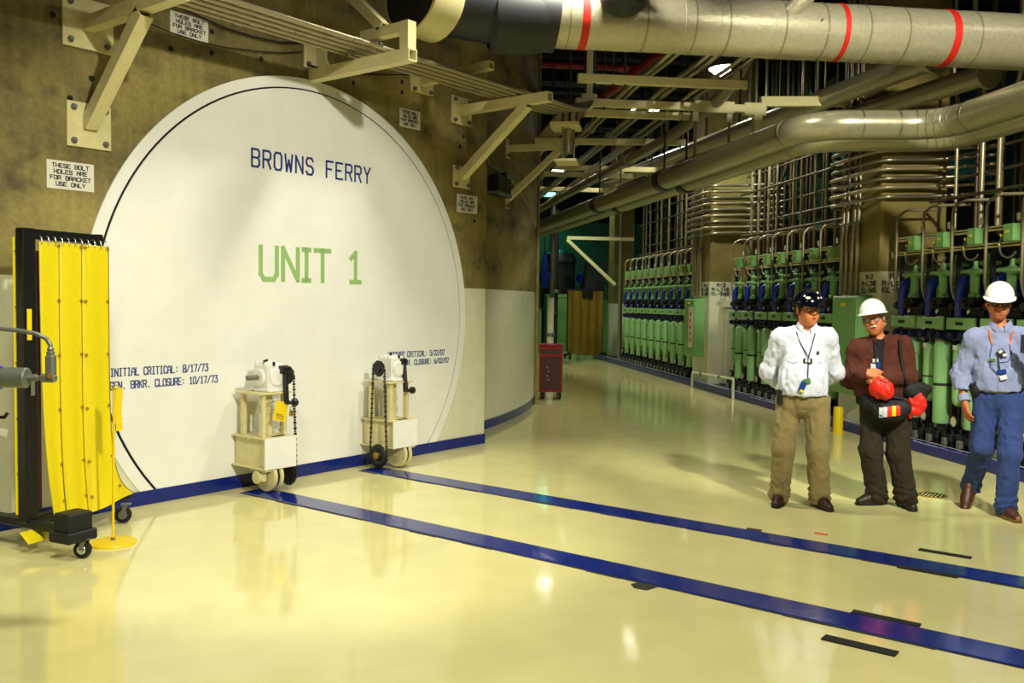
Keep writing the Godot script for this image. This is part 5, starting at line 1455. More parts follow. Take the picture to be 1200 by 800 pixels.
	obj("hem_flap", box(sh(), Vector3(0.0, 0.115, 0.12), Vector3(0.17, 0.006, 0.12), 0.001, Basis(Vector3.BACK, 0.12) * Basis(Vector3.RIGHT, 0.5)), M.yellow_cloth, c)

	var s := thing("stanchion", "thin yellow stanchion post on a round yellow base beside the curtain", "stanchion", Vector3(3.155, 0, 0.908))
	obj("base", lathe(sh(), [Vector2(0, 0), Vector2(0.148, 0), Vector2(0.150, 0.006), Vector2(0.146, 0.016), Vector2(0.05, 0.024), Vector2(0, 0.024)], 36), M.yellow_plastic, s)
	obj("post", cyl(sh(), Vector3(0, 0.02, 0), Vector3(0.012, 1.03, 0.006), 0.0085, 10), M.yellow_plastic, s)
	obj("nut", lathe(sh(), [Vector2(0, 0.04), Vector2(0.014, 0.04), Vector2(0.016, 0.022)], 6), M.grey_metal, s)
	obj("cap", ball(sh(), Vector3(0.012, 1.03, 0.006), Vector3(0.012, 0.014, 0.012), 10, 6), M.yellow_plastic, s)
	var tp := thing("barrier_tape", "yellow plastic barrier tape hanging from the top of the stanchion post", "tape", Vector3(3.155, 0, 0.908))
	var o2 := sh()
	for k in 10:
		var y0 := 1.05 - 0.029 * k
		var w0 := 0.006 * sin(k * 0.9)
		var w1 := 0.006 * sin((k + 1) * 0.9)
		for z in [0.0, 0.0025]:
			o2.quad(Vector3(0.012, y0, 0.018 + w0 + z), Vector3(0.057, y0 - 0.004, 0.030 + w0 + z), Vector3(0.055 - 0.001 * k, y0 - 0.033, 0.030 + w1 + z), Vector3(0.014, y0 - 0.029, 0.018 + w1 + z), Vector3(-0.2, 0, 1).normalized() * (1.0 if z > 0 else -1.0))
	obj("strip", o2, M.yellow_plastic, tp)
	obj("knot", ball(sh(), Vector3(0.018, 1.05, 0.02), Vector3(0.018, 0.014, 0.014), 8, 6), M.yellow_plastic, tp)

	# instrument at the left edge
	var t := thing("transmitter", "grey round pressure transmitter with elbow fitting on a blue body at the left edge", "instrument", Vector3(1.88, 0, 2.29))
	var ax := Vector3(0.611, 0, 0.791)
	var q := Vector3(0, 1.275, 0)
	obj("gauge_head", cyl(sh(), q - ax * 0.005, q + ax * 0.115, 0.047, 24, 0.006), M.grey_metal, t)
	obj("body", cyl(sh(), q - ax * 0.12, q - ax * 0.005, 0.056, 20, 0.008), M.valve_blue, t)
	obj("nipple", tube(sh(), [q + ax * 0.11, q + ax * 0.14, q + ax * 0.141, q + ax * 0.155, q + ax * 0.156, q + ax * 0.19], [0.012, 0.012, 0.018, 0.018, 0.012, 0.012], 10), M.grey_metal, t)
	var el := sh()
	box(el, q + ax * 0.21 + Vector3(0, 0.0, 0), Vector3(0.036, 0.04, 0.075), 0.010, Basis(Vector3.UP, 0.658))
	box(el, q + ax * 0.222 + Vector3(0, 0.05, 0), Vector3(0.042, 0.12, 0.042), 0.010, Basis(Vector3.UP, 0.658))
	obj("elbow", el, M.grey_metal, t)
	obj("screw", cyl(sh(), q + ax * 0.21 + Vector3(0.0, 0.012, 0.02) , q + ax * 0.21 + Vector3(-0.012, 0.012, 0.04), 0.011, 10), M.brass, t)
	obj("ferrule", lathe(sh(), [Vector2(0.011, 0), Vector2(0.018, 0.002), Vector2(0.018, 0.016), Vector2(0.013, 0.02), Vector2(0.016, 0.03), Vector2(0.009, 0.04)], 12, Transform3D(Basis.IDENTITY, q + ax * 0.222 + Vector3(0, 0.105, 0))), M.grey_metal, t)
	var cd := [q + ax * 0.222 + Vector3(0, 0.12, 0), q + ax * 0.222 + Vector3(0, 0.150, 0), q + ax * 0.205 + Vector3(0, 0.180, 0), q + ax * 0.155 + Vector3(0, 0.205, 0), q + ax * 0.07 + Vector3(0, 0.218, 0), q - ax * 0.05 + Vector3(0, 0.228, 0), q - ax * 0.2 + Vector3(0, 0.23, 0), q - ax * 0.55 + Vector3(0, 0.235, 0)]
	obj("conduit", tube(sh(), cd, 0.0105, 10), M.grey_metal, t)
	obj("stand", cyl(sh(), Vector3(0, 0, 0) - ax * 0.55, q - ax * 0.55 + Vector3(0, 0.24, 0), 0.022, 12), M.green_paint, t)
	obj("stand_arm", tube(sh(), [q - ax * 0.55, q - ax * 0.11], 0.018, 10), M.green_paint, t)
	obj("stand_foot", box(sh(), -ax * 0.55 + Vector3(0, 0.006, 0), Vector3(0.14, 0.012, 0.14), 0.002), M.green_paint, t)
	obj("valve_stem", tube(sh(), [Vector3(0, 1.09, 0) - ax * 0.55, Vector3(0, 1.09, 0) + ax * 0.005, Vector3(0, 1.11, 0) + ax * 0.02], 0.008, 6), M.black_paint, t)
	obj("tag", box(sh(), Vector3(0, 1.02, 0.0) - ax * 0.01, Vector3(0.055, 0.032, 0.004), 0.0, Basis(Vector3.UP, -0.9) * Basis(Vector3.BACK, -0.2)), M.tag_white, t)

# ---------------------------------------------------------------- hydraulic control units
# local axes of the racks: x towards the camera along the aisle, z out into the aisle
func rack_basis() -> Basis:
	return Basis(-TD, Vector3.UP, -SD)

func make_unit() -> Node3D:
	var u := thing("control_unit", "-", "control unit", Vector3.ZERO, 0, "green hydraulic control units in the racks")
	u.transform = Transform3D(rack_basis(), Vector3.ZERO)
	# goose-neck conduit
	obj("gooseneck", tube(sh(), rounded([Vector3(0.10, 1.54, -0.03), Vector3(0.09, 1.68, -0.02), Vector3(0.005, 1.86, 0), Vector3(0, 2.1, 0), Vector3(0, 2.76, 0), Vector3(0.03, 2.84, -0.10), Vector3(0.05, 2.86, -0.55)], 0.13), 0.0175, 8), M.conduit, u)
	# junction box with its flexible cable
	var jb := obj("junction_box", box(sh(), Vector3(0.46, 2.405, 0.02), Vector3(0.155, 0.175, 0.13), 0.008), M.green_paint, u)
	obj("label_plate", box(sh(), Vector3(0.445, 2.415, 0.087), Vector3(0.045, 0.026, 0.004)), M.yellow_plastic, jb)
	obj("conduit_stub", cyl(sh(), Vector3(0.50, 2.49, -0.02), Vector3(0.50, 2.60, -0.05), 0.018, 8), M.grey_metal, jb)
	var loop := []
	for k in 15:
		var a := lerpf(2.4, 5.6, k / 14.0)
		loop.append(Vector3(0.43 + 0.135 * cos(a) * 0.95, 2.30 + 0.145 * sin(a), 0.055 + 0.01 * sin(a * 2.0)))
	obj("flexible_cable", tube(sh(), loop, 0.0115, 7), M.grey_metal, u)
	obj("connector", ball(sh(), Vector3(0.325, 2.385, 0.06), Vector3(0.018, 0.016, 0.016), 8, 6), M.yellow_plastic, u)
	obj("connector", ball(sh(), Vector3(0.30, 2.29, 0.06), Vector3(0.015, 0.018, 0.015), 8, 6), M.yellow_plastic, u)
	obj("tag_plate", box(sh(), Vector3(0.50, 2.565, 0.0), Vector3(0.055, 0.075, 0.004), 0.0, Basis(Vector3.BACK, 0.15)), M.tag_white, u)
	# two diaphragm valves with broad flanges
	for e in [[0.43, 2.03, 0.0, 0.145], [0.15, 2.14, -0.34, 0.13]]:
		var v := obj("valve_top", lathe(sh(), [Vector2(0, 0.115), Vector2(0.022, 0.115), Vector2(0.026, 0.05), Vector2(0.05, 0.034), Vector2(e[3] - 0.01, 0.016), Vector2(e[3], 0.013), Vector2(e[3], -0.014), Vector2(e[3] - 0.02, -0.018), Vector2(0.060, -0.024), Vector2(0.050, -0.035), Vector2(0.048, -0.23), Vector2(0.064, -0.24), Vector2(0.064, -0.275), Vector2(0, -0.275)], 22, Transform3D(Basis.IDENTITY, Vector3(e[0], e[1], e[2]))), M.green_paint, u)
		var bl := sh()
		for k in 8: cyl(bl, Vector3(e[0] + (e[3] - 0.018) * cos(TAU * k / 8), e[1] - 0.024, e[2] + (e[3] - 0.018) * sin(TAU * k / 8)), Vector3(e[0] + (e[3] - 0.018) * cos(TAU * k / 8), e[1] + 0.03, e[2] + (e[3] - 0.018) * sin(TAU * k / 8)), 0.008, 6)
		obj("flange_bolts", bl, M.grey_metal, v).set_meta("kind", "stuff")
	# blue bent valve pipe
	obj("blue_pipe", tube(sh(), rounded([Vector3(0.175, 1.56, 0.0), Vector3(0.20, 1.78, 0.02), Vector3(0.235, 1.955, 0.0), Vector3(0.25, 1.965, -0.14), Vector3(0.245, 1.70, -0.20)], 0.10), 0.054, 12), M.valve_blue, u)
	# valve manifold, dark
	var mf := sh()
	box(mf, Vector3(0.285, 1.61, -0.14), Vector3(0.50, 0.13, 0.22), 0.01)
	for e in [[0.08, 1.66, -0.02], [0.34, 1.68, 0.02], [0.46, 1.72, 0.0]]:
		cyl(mf, Vector3(e[0], e[1], e[2] - 0.1), Vector3(e[0], e[1], e[2] + 0.07), 0.042, 10, 0.006)
		box(mf, Vector3(e[0], e[1] + 0.05, e[2]), Vector3(0.06, 0.05, 0.06), 0.006)
	cyl(mf, Vector3(0.02, 1.64, -0.02), Vector3(0.55, 1.64, -0.02), 0.026, 10)
	obj("manifold", mf, M.dark_steel, u)
	var hw := []
	for k in 17: hw.append(Vector3(0.40 + 0.062 * cos(TAU * k / 16.0), 1.69, 0.085 + 0.02 * sin(TAU * k / 16.0)) + Vector3(0, 0.060 * sin(TAU * k / 16.0), 0))
	var hs := tube(sh(), hw, 0.006, 6, false)
	for k in 4: tube(hs, [Vector3(0.40, 1.69, 0.085), hw[k * 4]], 0.004, 5)
	obj("handwheel", hs, M.dark_steel, u)
	obj("tag_plate", box(sh(), Vector3(0.43, 1.60, 0.07), Vector3(0.05, 0.035, 0.003), 0.0, Basis(Vector3.BACK, 0.6)), M.tag_white, u)
	# green name plate with a slot, dark header below
	var np := obj("name_panel", box(sh(), Vector3(0.285, 1.468, 0.05), Vector3(0.50, 0.130, 0.03), 0.006), M.pale_green, u)
	obj("slot", box(sh(), Vector3(0.27, 1.468, 0.066), Vector3(0.13, 0.036, 0.004)), M.dark_steel, np)
	var hd := sh()
	box(hd, Vector3(0.285, 1.33, -0.08), Vector3(0.53, 0.10, 0.20), 0.01)
	for e in [0.12, 0.30, 0.46]: cyl(hd, Vector3(e, 1.33, -0.02), Vector3(e, 1.33, 0.08), 0.035, 10, 0.005)
	obj("header", hd, M.dark_blue, u)
	# the accumulator pair
	var la := obj("accumulator", lathe(sh(), [Vector2(0, 0.33), Vector2(0.085, 0.33), Vector2(0.096, 0.345), Vector2(0.096, 1.22), Vector2(0.088, 1.245), Vector2(0.05, 1.27), Vector2(0, 1.27)], 20, Transform3D(Basis.IDENTITY, Vector3(0.47, 0, 0.0))), M.pale_green, u)
	obj("clamp", lathe(sh(), [Vector2(0.096, 0.76), Vector2(0.101, 0.76), Vector2(0.101, 0.79), Vector2(0.096, 0.79)], 20, Transform3D(Basis.IDENTITY, Vector3(0.47, 0, 0.0))), M.gasket, la)
	var na := obj("gas_bottle", lathe(sh(), [Vector2(0, 0.545), Vector2(0.045, 0.555), Vector2(0.072, 0.585), Vector2(0.083, 0.64), Vector2(0.083, 1.17), Vector2(0.070, 1.22), Vector2(0.03, 1.25), Vector2(0, 1.25)], 20, Transform3D(Basis.IDENTITY, Vector3(0.20, 0, -0.02))), M.pale_green, u)
	obj("clamp", lathe(sh(), [Vector2(0.083, 0.84), Vector2(0.087, 0.84), Vector2(0.087, 0.855), Vector2(0.083, 0.855)], 20, Transform3D(Basis.IDENTITY, Vector3(0.20, 0, -0.02))), M.gasket, na)
	obj("tag_plate", box(sh(), Vector3(0.24, 1.205, 0.085), Vector3(0.07, 0.05, 0.003), 0.0, Basis(Vector3.BACK, -0.15)), M.tag_white, u)
	# foot valves, gauge, frame posts
	var fv := sh()
	for e in [[0.08, 0.24, 0.04], [0.22, 0.20, 0.06], [0.36, 0.22, 0.05], [0.50, 0.20, 0.04]]:
		cyl(fv, Vector3(e[0], 0.09, e[2]), Vector3(e[0], e[1] + 0.1, e[2]), 0.024, 8)
		box(fv, Vector3(e[0], e[1], e[2]), Vector3(0.085, 0.09, 0.10), 0.012)
	cyl(fv, Vector3(0.02, 0.20, 0.0), Vector3(0.55, 0.20, 0.0), 0.030, 10)
	cyl(fv, Vector3(0.20, 0.20, -0.02), Vector3(0.20, 0.56, -0.02), 0.02, 8)
	cyl(fv, Vector3(0.47, 0.20, 0.0), Vector3(0.47, 0.34, 0.0), 0.045, 10)
	obj("foot_valves", fv, M.rubber, u)
	for e in [0.15, 0.42]: obj("fitting", box(sh(), Vector3(e, 0.16, 0.11), Vector3(0.075, 0.085, 0.05), 0.01), M.grey_metal, u)
	var gx := Transform3D(Basis(Vector3.RIGHT, PI / 2), Vector3(0.31, 0.40, 0.10))
	var ga := obj("gauge", lathe(sh(), [Vector2(0, -0.02), Vector2(0.062, -0.02), Vector2(0.066, 0.02), Vector2(0.058, 0.026), Vector2(0.055, 0.018)], 22, gx), M.black_paint, u)
	obj("dial", lathe(sh(), [Vector2(0.056, 0.017), Vector2(0, 0.019)], 22, gx), M.dial, ga)
	for z in [-0.02, -0.45]: obj("frame_post", box(sh(), Vector3(0.012, 1.2, z - 0.06), Vector3(0.024, 2.3, 0.05)), M.dark_steel, u)
	return u

const ORD := ["first", "second", "third", "fourth", "fifth", "sixth", "seventh", "eighth", "ninth", "tenth"]

func racks() -> void:
	var u0 := make_unit()
	var first := true
	var banks := [[[5.90, 5.33, 4.76, 4.17, 3.60, 3.02, 2.45, 1.87, 1.30], "from the near column in the right bank"], [[11.44, 10.86, 10.24, 9.67, 9.10, 8.52, 7.95], "from the far column in the middle bank"], [[19.37, 18.79, 18.21, 17.64, 17.06, 16.48, 15.91, 15.33, 14.76, 14.18], "from the far end in the distant bank"]]
	for b in banks:
		for i in b[0].size():
			var l := "%s green hydraulic control unit %s" % [ORD[i], b[1]]
			var at := ts(b[0][i], 10.92, 0.0)
			if first:
				u0.position = at; u0.set_meta("label", l)
				first = false
			else:
				copy(u0, "control_unit", l, at)
		var t0: float = b[0][0] + 0.02
		var t1: float = b[0][-1] - 0.58
		for y in [2.475, 2.30]:
			var nm := "upper" if y > 2.4 else "lower"
			var w := "right" if b == banks[0] else ("middle" if b == banks[1] else "distant")
			var s := thing("strut_channel", "%s cream strut channel carrying the green boxes of the %s bank" % [nm, w], "strut", ts(t0, 10.95, y), 0, "cream strut channels on the racks")
			var l: float = t0 - t1
			obj("upper_lip", bar(sh(), Vector3.ZERO + Vector3.UP * 0.016, -TD * l + Vector3.UP * 0.016, 0.03, 0.018, 0.002), M.cream_paint, s)
			obj("lower_lip", bar(sh(), Vector3.ZERO - Vector3.UP * 0.016, -TD * l - Vector3.UP * 0.016, 0.03, 0.018, 0.002), M.cream_paint, s)
			obj("web", bar(sh(), SD * 0.014, -TD * l + SD * 0.014, 0.004, 0.04), M.gasket, s)
	risers()
	column_conduits(6.15, 7.15, "near")
	column_conduits(12.45, 13.40, "far")

# the thicket of conduits that rises behind the racks
func risers() -> void:
	rng.seed = 4107
	var meshes := []
	for k in 6:
		var o := sh()
		var h := 6.4
		var b := rng.randf_range(0.1, 0.35) * (1 if k % 2 else -1)
		tube(o, rounded([Vector3(0, 2.55, 0), Vector3(0, 3.2 + 0.3 * k, 0), Vector3(b, 3.5 + 0.3 * k, 0), Vector3(b, h, 0)] if k > 1 else [Vector3(0, 2.5, 0), Vector3(0, h, 0)], 0.12, 3), 0.022 + 0.004 * (k % 3), 7)
		meshes.append(o.mesh())
	var n := 0
	for t in range(-20, 170):
		var tt := 1.6 + t * 0.108 + rng.randf_range(-0.03, 0.03)
		if tt > 5.85 and tt < 7.4: continue
		if tt > 12.3 and tt < 13.5: continue
		var bank := "right" if tt < 6.0 else ("middle" if tt < 12.4 else "distant")
		var s: float = [11.45, 11.75, 12.1, 12.5][(t + 20) % 4] + rng.randf_range(-0.08, 0.08)
		var c := thing("conduit_riser", "thin metal conduit rising in the thicket behind the %s bank of green racks" % bank, "conduit", ts(tt, s, 0), PI * 0.25, "conduits rising behind the %s bank" % bank)
		obj("pipe", meshes[rng.randi_range(0, 5)], M.riser_metal if t % 4 else M.conduit, c)
		if t % 5 == 0: obj("clamp", box(sh(), Vector3(0, 3.0 + (t % 3) * 0.8, 0), Vector3(0.09, 0.04, 0.08), 0.004), M.grey_metal, c)
	# horizontal trays and tubes among them
	var ys := [2.95, 3.2, 3.5, 3.75, 4.1, 4.6]
	for k in 6:
		var c := thing("cross_conduit", "horizontal conduit number %s from below running through the thicket behind the racks" % ORD[k], "conduit", ts(1.5, 11.35 + 0.12 * (k % 3), ys[k]), 0, "horizontal conduits behind the racks")
		var o := sh()
		for e in [[0.0, 4.4], [5.9, 10.7], [12.1, 18.0]]: tube(o, [TD * e[0], TD * e[1]], 0.02, 7)
		obj("pipe", o, M.riser_metal, c)
	for k in 3:
		var e: Array = [[2.4, 5.9], [7.4, 12.2], [13.6, 20.0]][k]
		var c := thing("cable_tray", "dark cable tray above the %s bank of green racks" % ["right", "middle", "distant"][k], "cable tray", ts(e[0], 12.9, 0), 0, "cable trays behind the racks")
		for y in [3.4, 4.2, 5.0]:
			obj("tray", bar(sh(), Vector3.UP * y, TD * (e[1] - e[0]) + Vector3.UP * y, 0.55, 0.10), M.dark_steel, c)
	# green painted duct glimpsed between the conduits
	var d := thing("duct", "green painted duct glimpsed behind the conduits above the middle bank", "duct", ts(9.8, 13.7, 0))
	obj("casing", bar(sh(), Vector3.UP * 4.0, TD * 6.6 + Vector3.UP * 4.0, 0.5, 1.5, 0.02), M.teal_paint, d)
	for k in 6: obj("flange", bar(sh(), TD * (0.5 + k * 1.1) + Vector3.UP * 4.0, TD * (0.55 + k * 1.1) + Vector3.UP * 4.0, 0.56, 1.56), M.teal_paint, d)

func column_conduits(t0: float, t1: float, called: String) -> void:
	var names := ["first", "second", "third", "fourth"]
	var wig := [0.0, 0.03, -0.02, 0.02]
	for k in 4:
		var t := t1 - 0.06 - 0.14 * k
		var s := 10.85 - 0.035
		var c := thing("column_conduit", "%s vertical conduit from the left on the face of the %s concrete column" % [names[k], called], "conduit", Vector3.ZERO, 0, "vertical conduits on the columns")
		obj("pipe", tube(sh(), rounded([ts(t, s, 1.80), ts(t, s, 2.25), ts(t - 0.05 + wig[k], s - 0.02, 2.55), ts(t - 0.05 + wig[k], s, 2.95), ts(t - 0.03, s, 5.0), ts(t - 0.03, s, 6.5)], 0.2), 0.030 - 0.004 * (k % 2), 9), M.conduit, c)
		obj("clamp", box(sh(), ts(t - 0.045 + wig[k], s + 0.005, 2.75), Vector3(0.10, 0.03, 0.10), 0.004, rack_basis()), M.grey_metal, c)
	for k in 9:
		var y := 3.02 + 0.115 * k
		var s := 10.85 - 0.10 - 0.02 * (k % 2)
		var tn := t0 - 0.10 - 0.02 * (k % 2)
		var c := thing("wrapping_conduit", "%s horizontal conduit from below wrapped round the %s concrete column" % [ORD[k], called], "conduit", Vector3.ZERO, 0, "horizontal conduits round the columns")
		obj("pipe", tube(sh(), rounded([ts(t1 + 0.55, 11.6, y), ts(t1 + 0.30, s, y), ts(tn, s, y), ts(tn, 11.55, y + 0.03), ts(tn - 0.4, 12.1, y + 0.05)], 0.25), 0.024, 8), M.conduit if k % 2 else M.steel, c)
		obj("saddle", box(sh(), ts((t0 + t1) / 2 + 0.1, s, y), Vector3(0.05, 0.06, 0.055), 0.003, rack_basis()), M.grey_metal, c)

# ---------------------------------------------------------------- things that stand along the aisle
func aisle_things() -> void:
	var bs := rack_basis()
	var c := thing("wall_cabinet", "green steel cabinet with small yellow label on the near concrete column", "cabinet", ts(6.62, 10.74, 0))
	c.transform.basis = bs
	obj("case", box(sh(), Vector3(0, 1.135, -0.02), Vector3(0.68, 1.29, 0.24), 0.012), M.green_paint, c)
	var dr := obj("door", box(sh(), Vector3(0.0, 1.135, 0.108), Vector3(0.64, 1.25, 0.02), 0.005), M.green_paint, c)
	obj("label_plate", box(sh(), Vector3(-0.03, 1.665, 0.120), Vector3(0.13, 0.045, 0.004)), M.yellow_plastic, dr)
	obj("handle", box(sh(), Vector3(0.27, 1.10, 0.125), Vector3(0.025, 0.10, 0.02), 0.004), M.grey_metal, dr)
	obj("stand_off", box(sh(), Vector3(0, 1.1, -0.15), Vector3(0.5, 0.9, 0.06)), M.dark_steel, c)
	c = thing("wall_cabinet", "green steel cabinet with a grey notice strip on the far concrete column", "cabinet", ts(13.02, 10.74, 0))
	c.transform.basis = bs
	obj("case", box(sh(), Vector3(0, 1.175, -0.02), Vector3(0.62, 1.15, 0.24), 0.012), M.green_paint, c)
	dr = obj("door", box(sh(), Vector3(0, 1.175, 0.108), Vector3(0.58, 1.11, 0.02), 0.005), M.green_paint, c)
	obj("notice_strip", box(sh(), Vector3(0.12, 1.19, 0.120), Vector3(0.26, 0.82, 0.004)), M.sign_plate, dr)
	for k in 5: obj("notice_print", box(sh(), Vector3(0.12, 1.45 - 0.13 * k, 0.123), Vector3(0.10, 0.07, 0.003)), M.orange_plastic, dr)
	obj("latch", box(sh(), Vector3(-0.02, 1.67, 0.125), Vector3(0.05, 0.03, 0.02), 0.003), M.yellow_plastic, dr)
	c = thing("guard_rail", "white pipe guard rail at the foot of the far concrete column", "rail", ts(12.6, 10.58, 0))
	obj("rail", tube(sh(), rounded([Vector3(0, 0.0, 0), Vector3(0, 0.30, 0), -TD * 2.2 + Vector3(0, 0.36, 0)], 0.05), 0.025, 8), M.wall_paint, c)
	obj("rail_end", tube(sh(), [-TD * 2.2 + Vector3(0, 0.36, 0), -TD * 2.2 + Vector3(0, 0.0, 0)], 0.025, 8), M.wall_paint, c)
	for k in 2: obj("collar", cyl(sh(), -TD * (0.5 + k) + Vector3(0, 0.312 + 0.027 * k, 0), -TD * (0.56 + k) + Vector3(0, 0.314 + 0.027 * k, 0), 0.032, 8), M.dark_steel, c)
	c = thing("pedestal", "white painted pedestal beside the far concrete column", "pedestal", ts(12.33, 11.3, 0))
	c.transform.basis = bs
	obj("block", box(sh(), Vector3(0, 0.84, 0), Vector3(0.2, 1.5, 0.36), 0.02), M.wall_paint, c)
	obj("cap", box(sh(), Vector3(0.0, 1.60, 0), Vector3(0.22, 0.02, 0.38), 0.004), M.wall_paint, c)
	obj("base", box(sh(), Vector3(0.0, 0.05, 0), Vector3(0.26, 0.10, 0.44), 0.004), M.dark_blue, c)
	c = thing("bollard", "short yellow bollard on the floor in front of the green cabinet", "bollard", ts(6.38, 10.46, 0))
	obj("post", lathe(sh(), [Vector2(0, 0), Vector2(0.062, 0), Vector2(0.062, 0.325), Vector2(0.056, 0.34), Vector2(0, 0.342)], 22), M.yellow_plastic, c)
	obj("foot_ring", lathe(sh(), [Vector2(0.062, 0), Vector2(0.075, 0), Vector2(0.075, 0.012), Vector2(0.062, 0.014)], 22), M.yellow_plastic, c)
	red_cart()
	far_end()

func red_cart() -> void:
	var c := thing("tool_cart", "red rolling tool cabinet at the end of the curved wall", "cart", ts(10.45, 7.37, 0), atan2(-0.82, 0.57))
	var w := 0.40
	var h := 0.78
	var y0 := 0.13
	var cs := sh()
	box(cs, Vector3(0, y0 + h / 2, -0.2), Vector3(w, h, 0.40), 0.01)
	obj("case", cs, M.cart_red, c)
	obj("door", box(sh(), Vector3(0, y0 + 0.32, 0.006), Vector3(w - 0.07, 0.56, 0.02), 0.004), M.cart_dark_red, c)
	obj("frame_edge", box(sh(), Vector3(0, y0 + 0.012, 0.008), Vector3(w, 0.024, 0.02), 0.003), M.cart_red, c)
	var dw := obj("drawer", box(sh(), Vector3(0, y0 + 0.695, 0.006), Vector3(w - 0.06, 0.085, 0.02), 0.004), M.cart_dark_red, c)
	obj("handle", box(sh(), Vector3(0, y0 + 0.735, 0.016), Vector3(w - 0.10, 0.016, 0.016), 0.003), M.cart_red, dw)
	obj("lid", box(sh(), Vector3(0, y0 + h + 0.012, -0.2), Vector3(w + 0.02, 0.03, 0.42), 0.008), M.cart_red, c)
	obj("side_handle", tube(sh(), rounded([Vector3(w / 2, 0.80, -0.05), Vector3(w / 2 + 0.06, 0.80, -0.05), Vector3(w / 2 + 0.06, 0.80, -0.35), Vector3(w / 2, 0.80, -0.35)], 0.03), 0.012, 8), M.grey_metal, c)
	for k in 4: obj("sticker", box(sh(), Vector3(-0.06 + 0.02 * (k % 2), y0 + 0.42 - 0.07 * k, 0.0175), Vector3(0.025, 0.022, 0.002)), M.orange_plastic, c)
	for e in [Vector3(-0.14, 0, -0.05), Vector3(0.14, 0, -0.05), Vector3(-0.14, 0, -0.35), Vector3(0.14, 0, -0.35)]: caster(c, e, 0.5, 0.055, M.grey_metal)

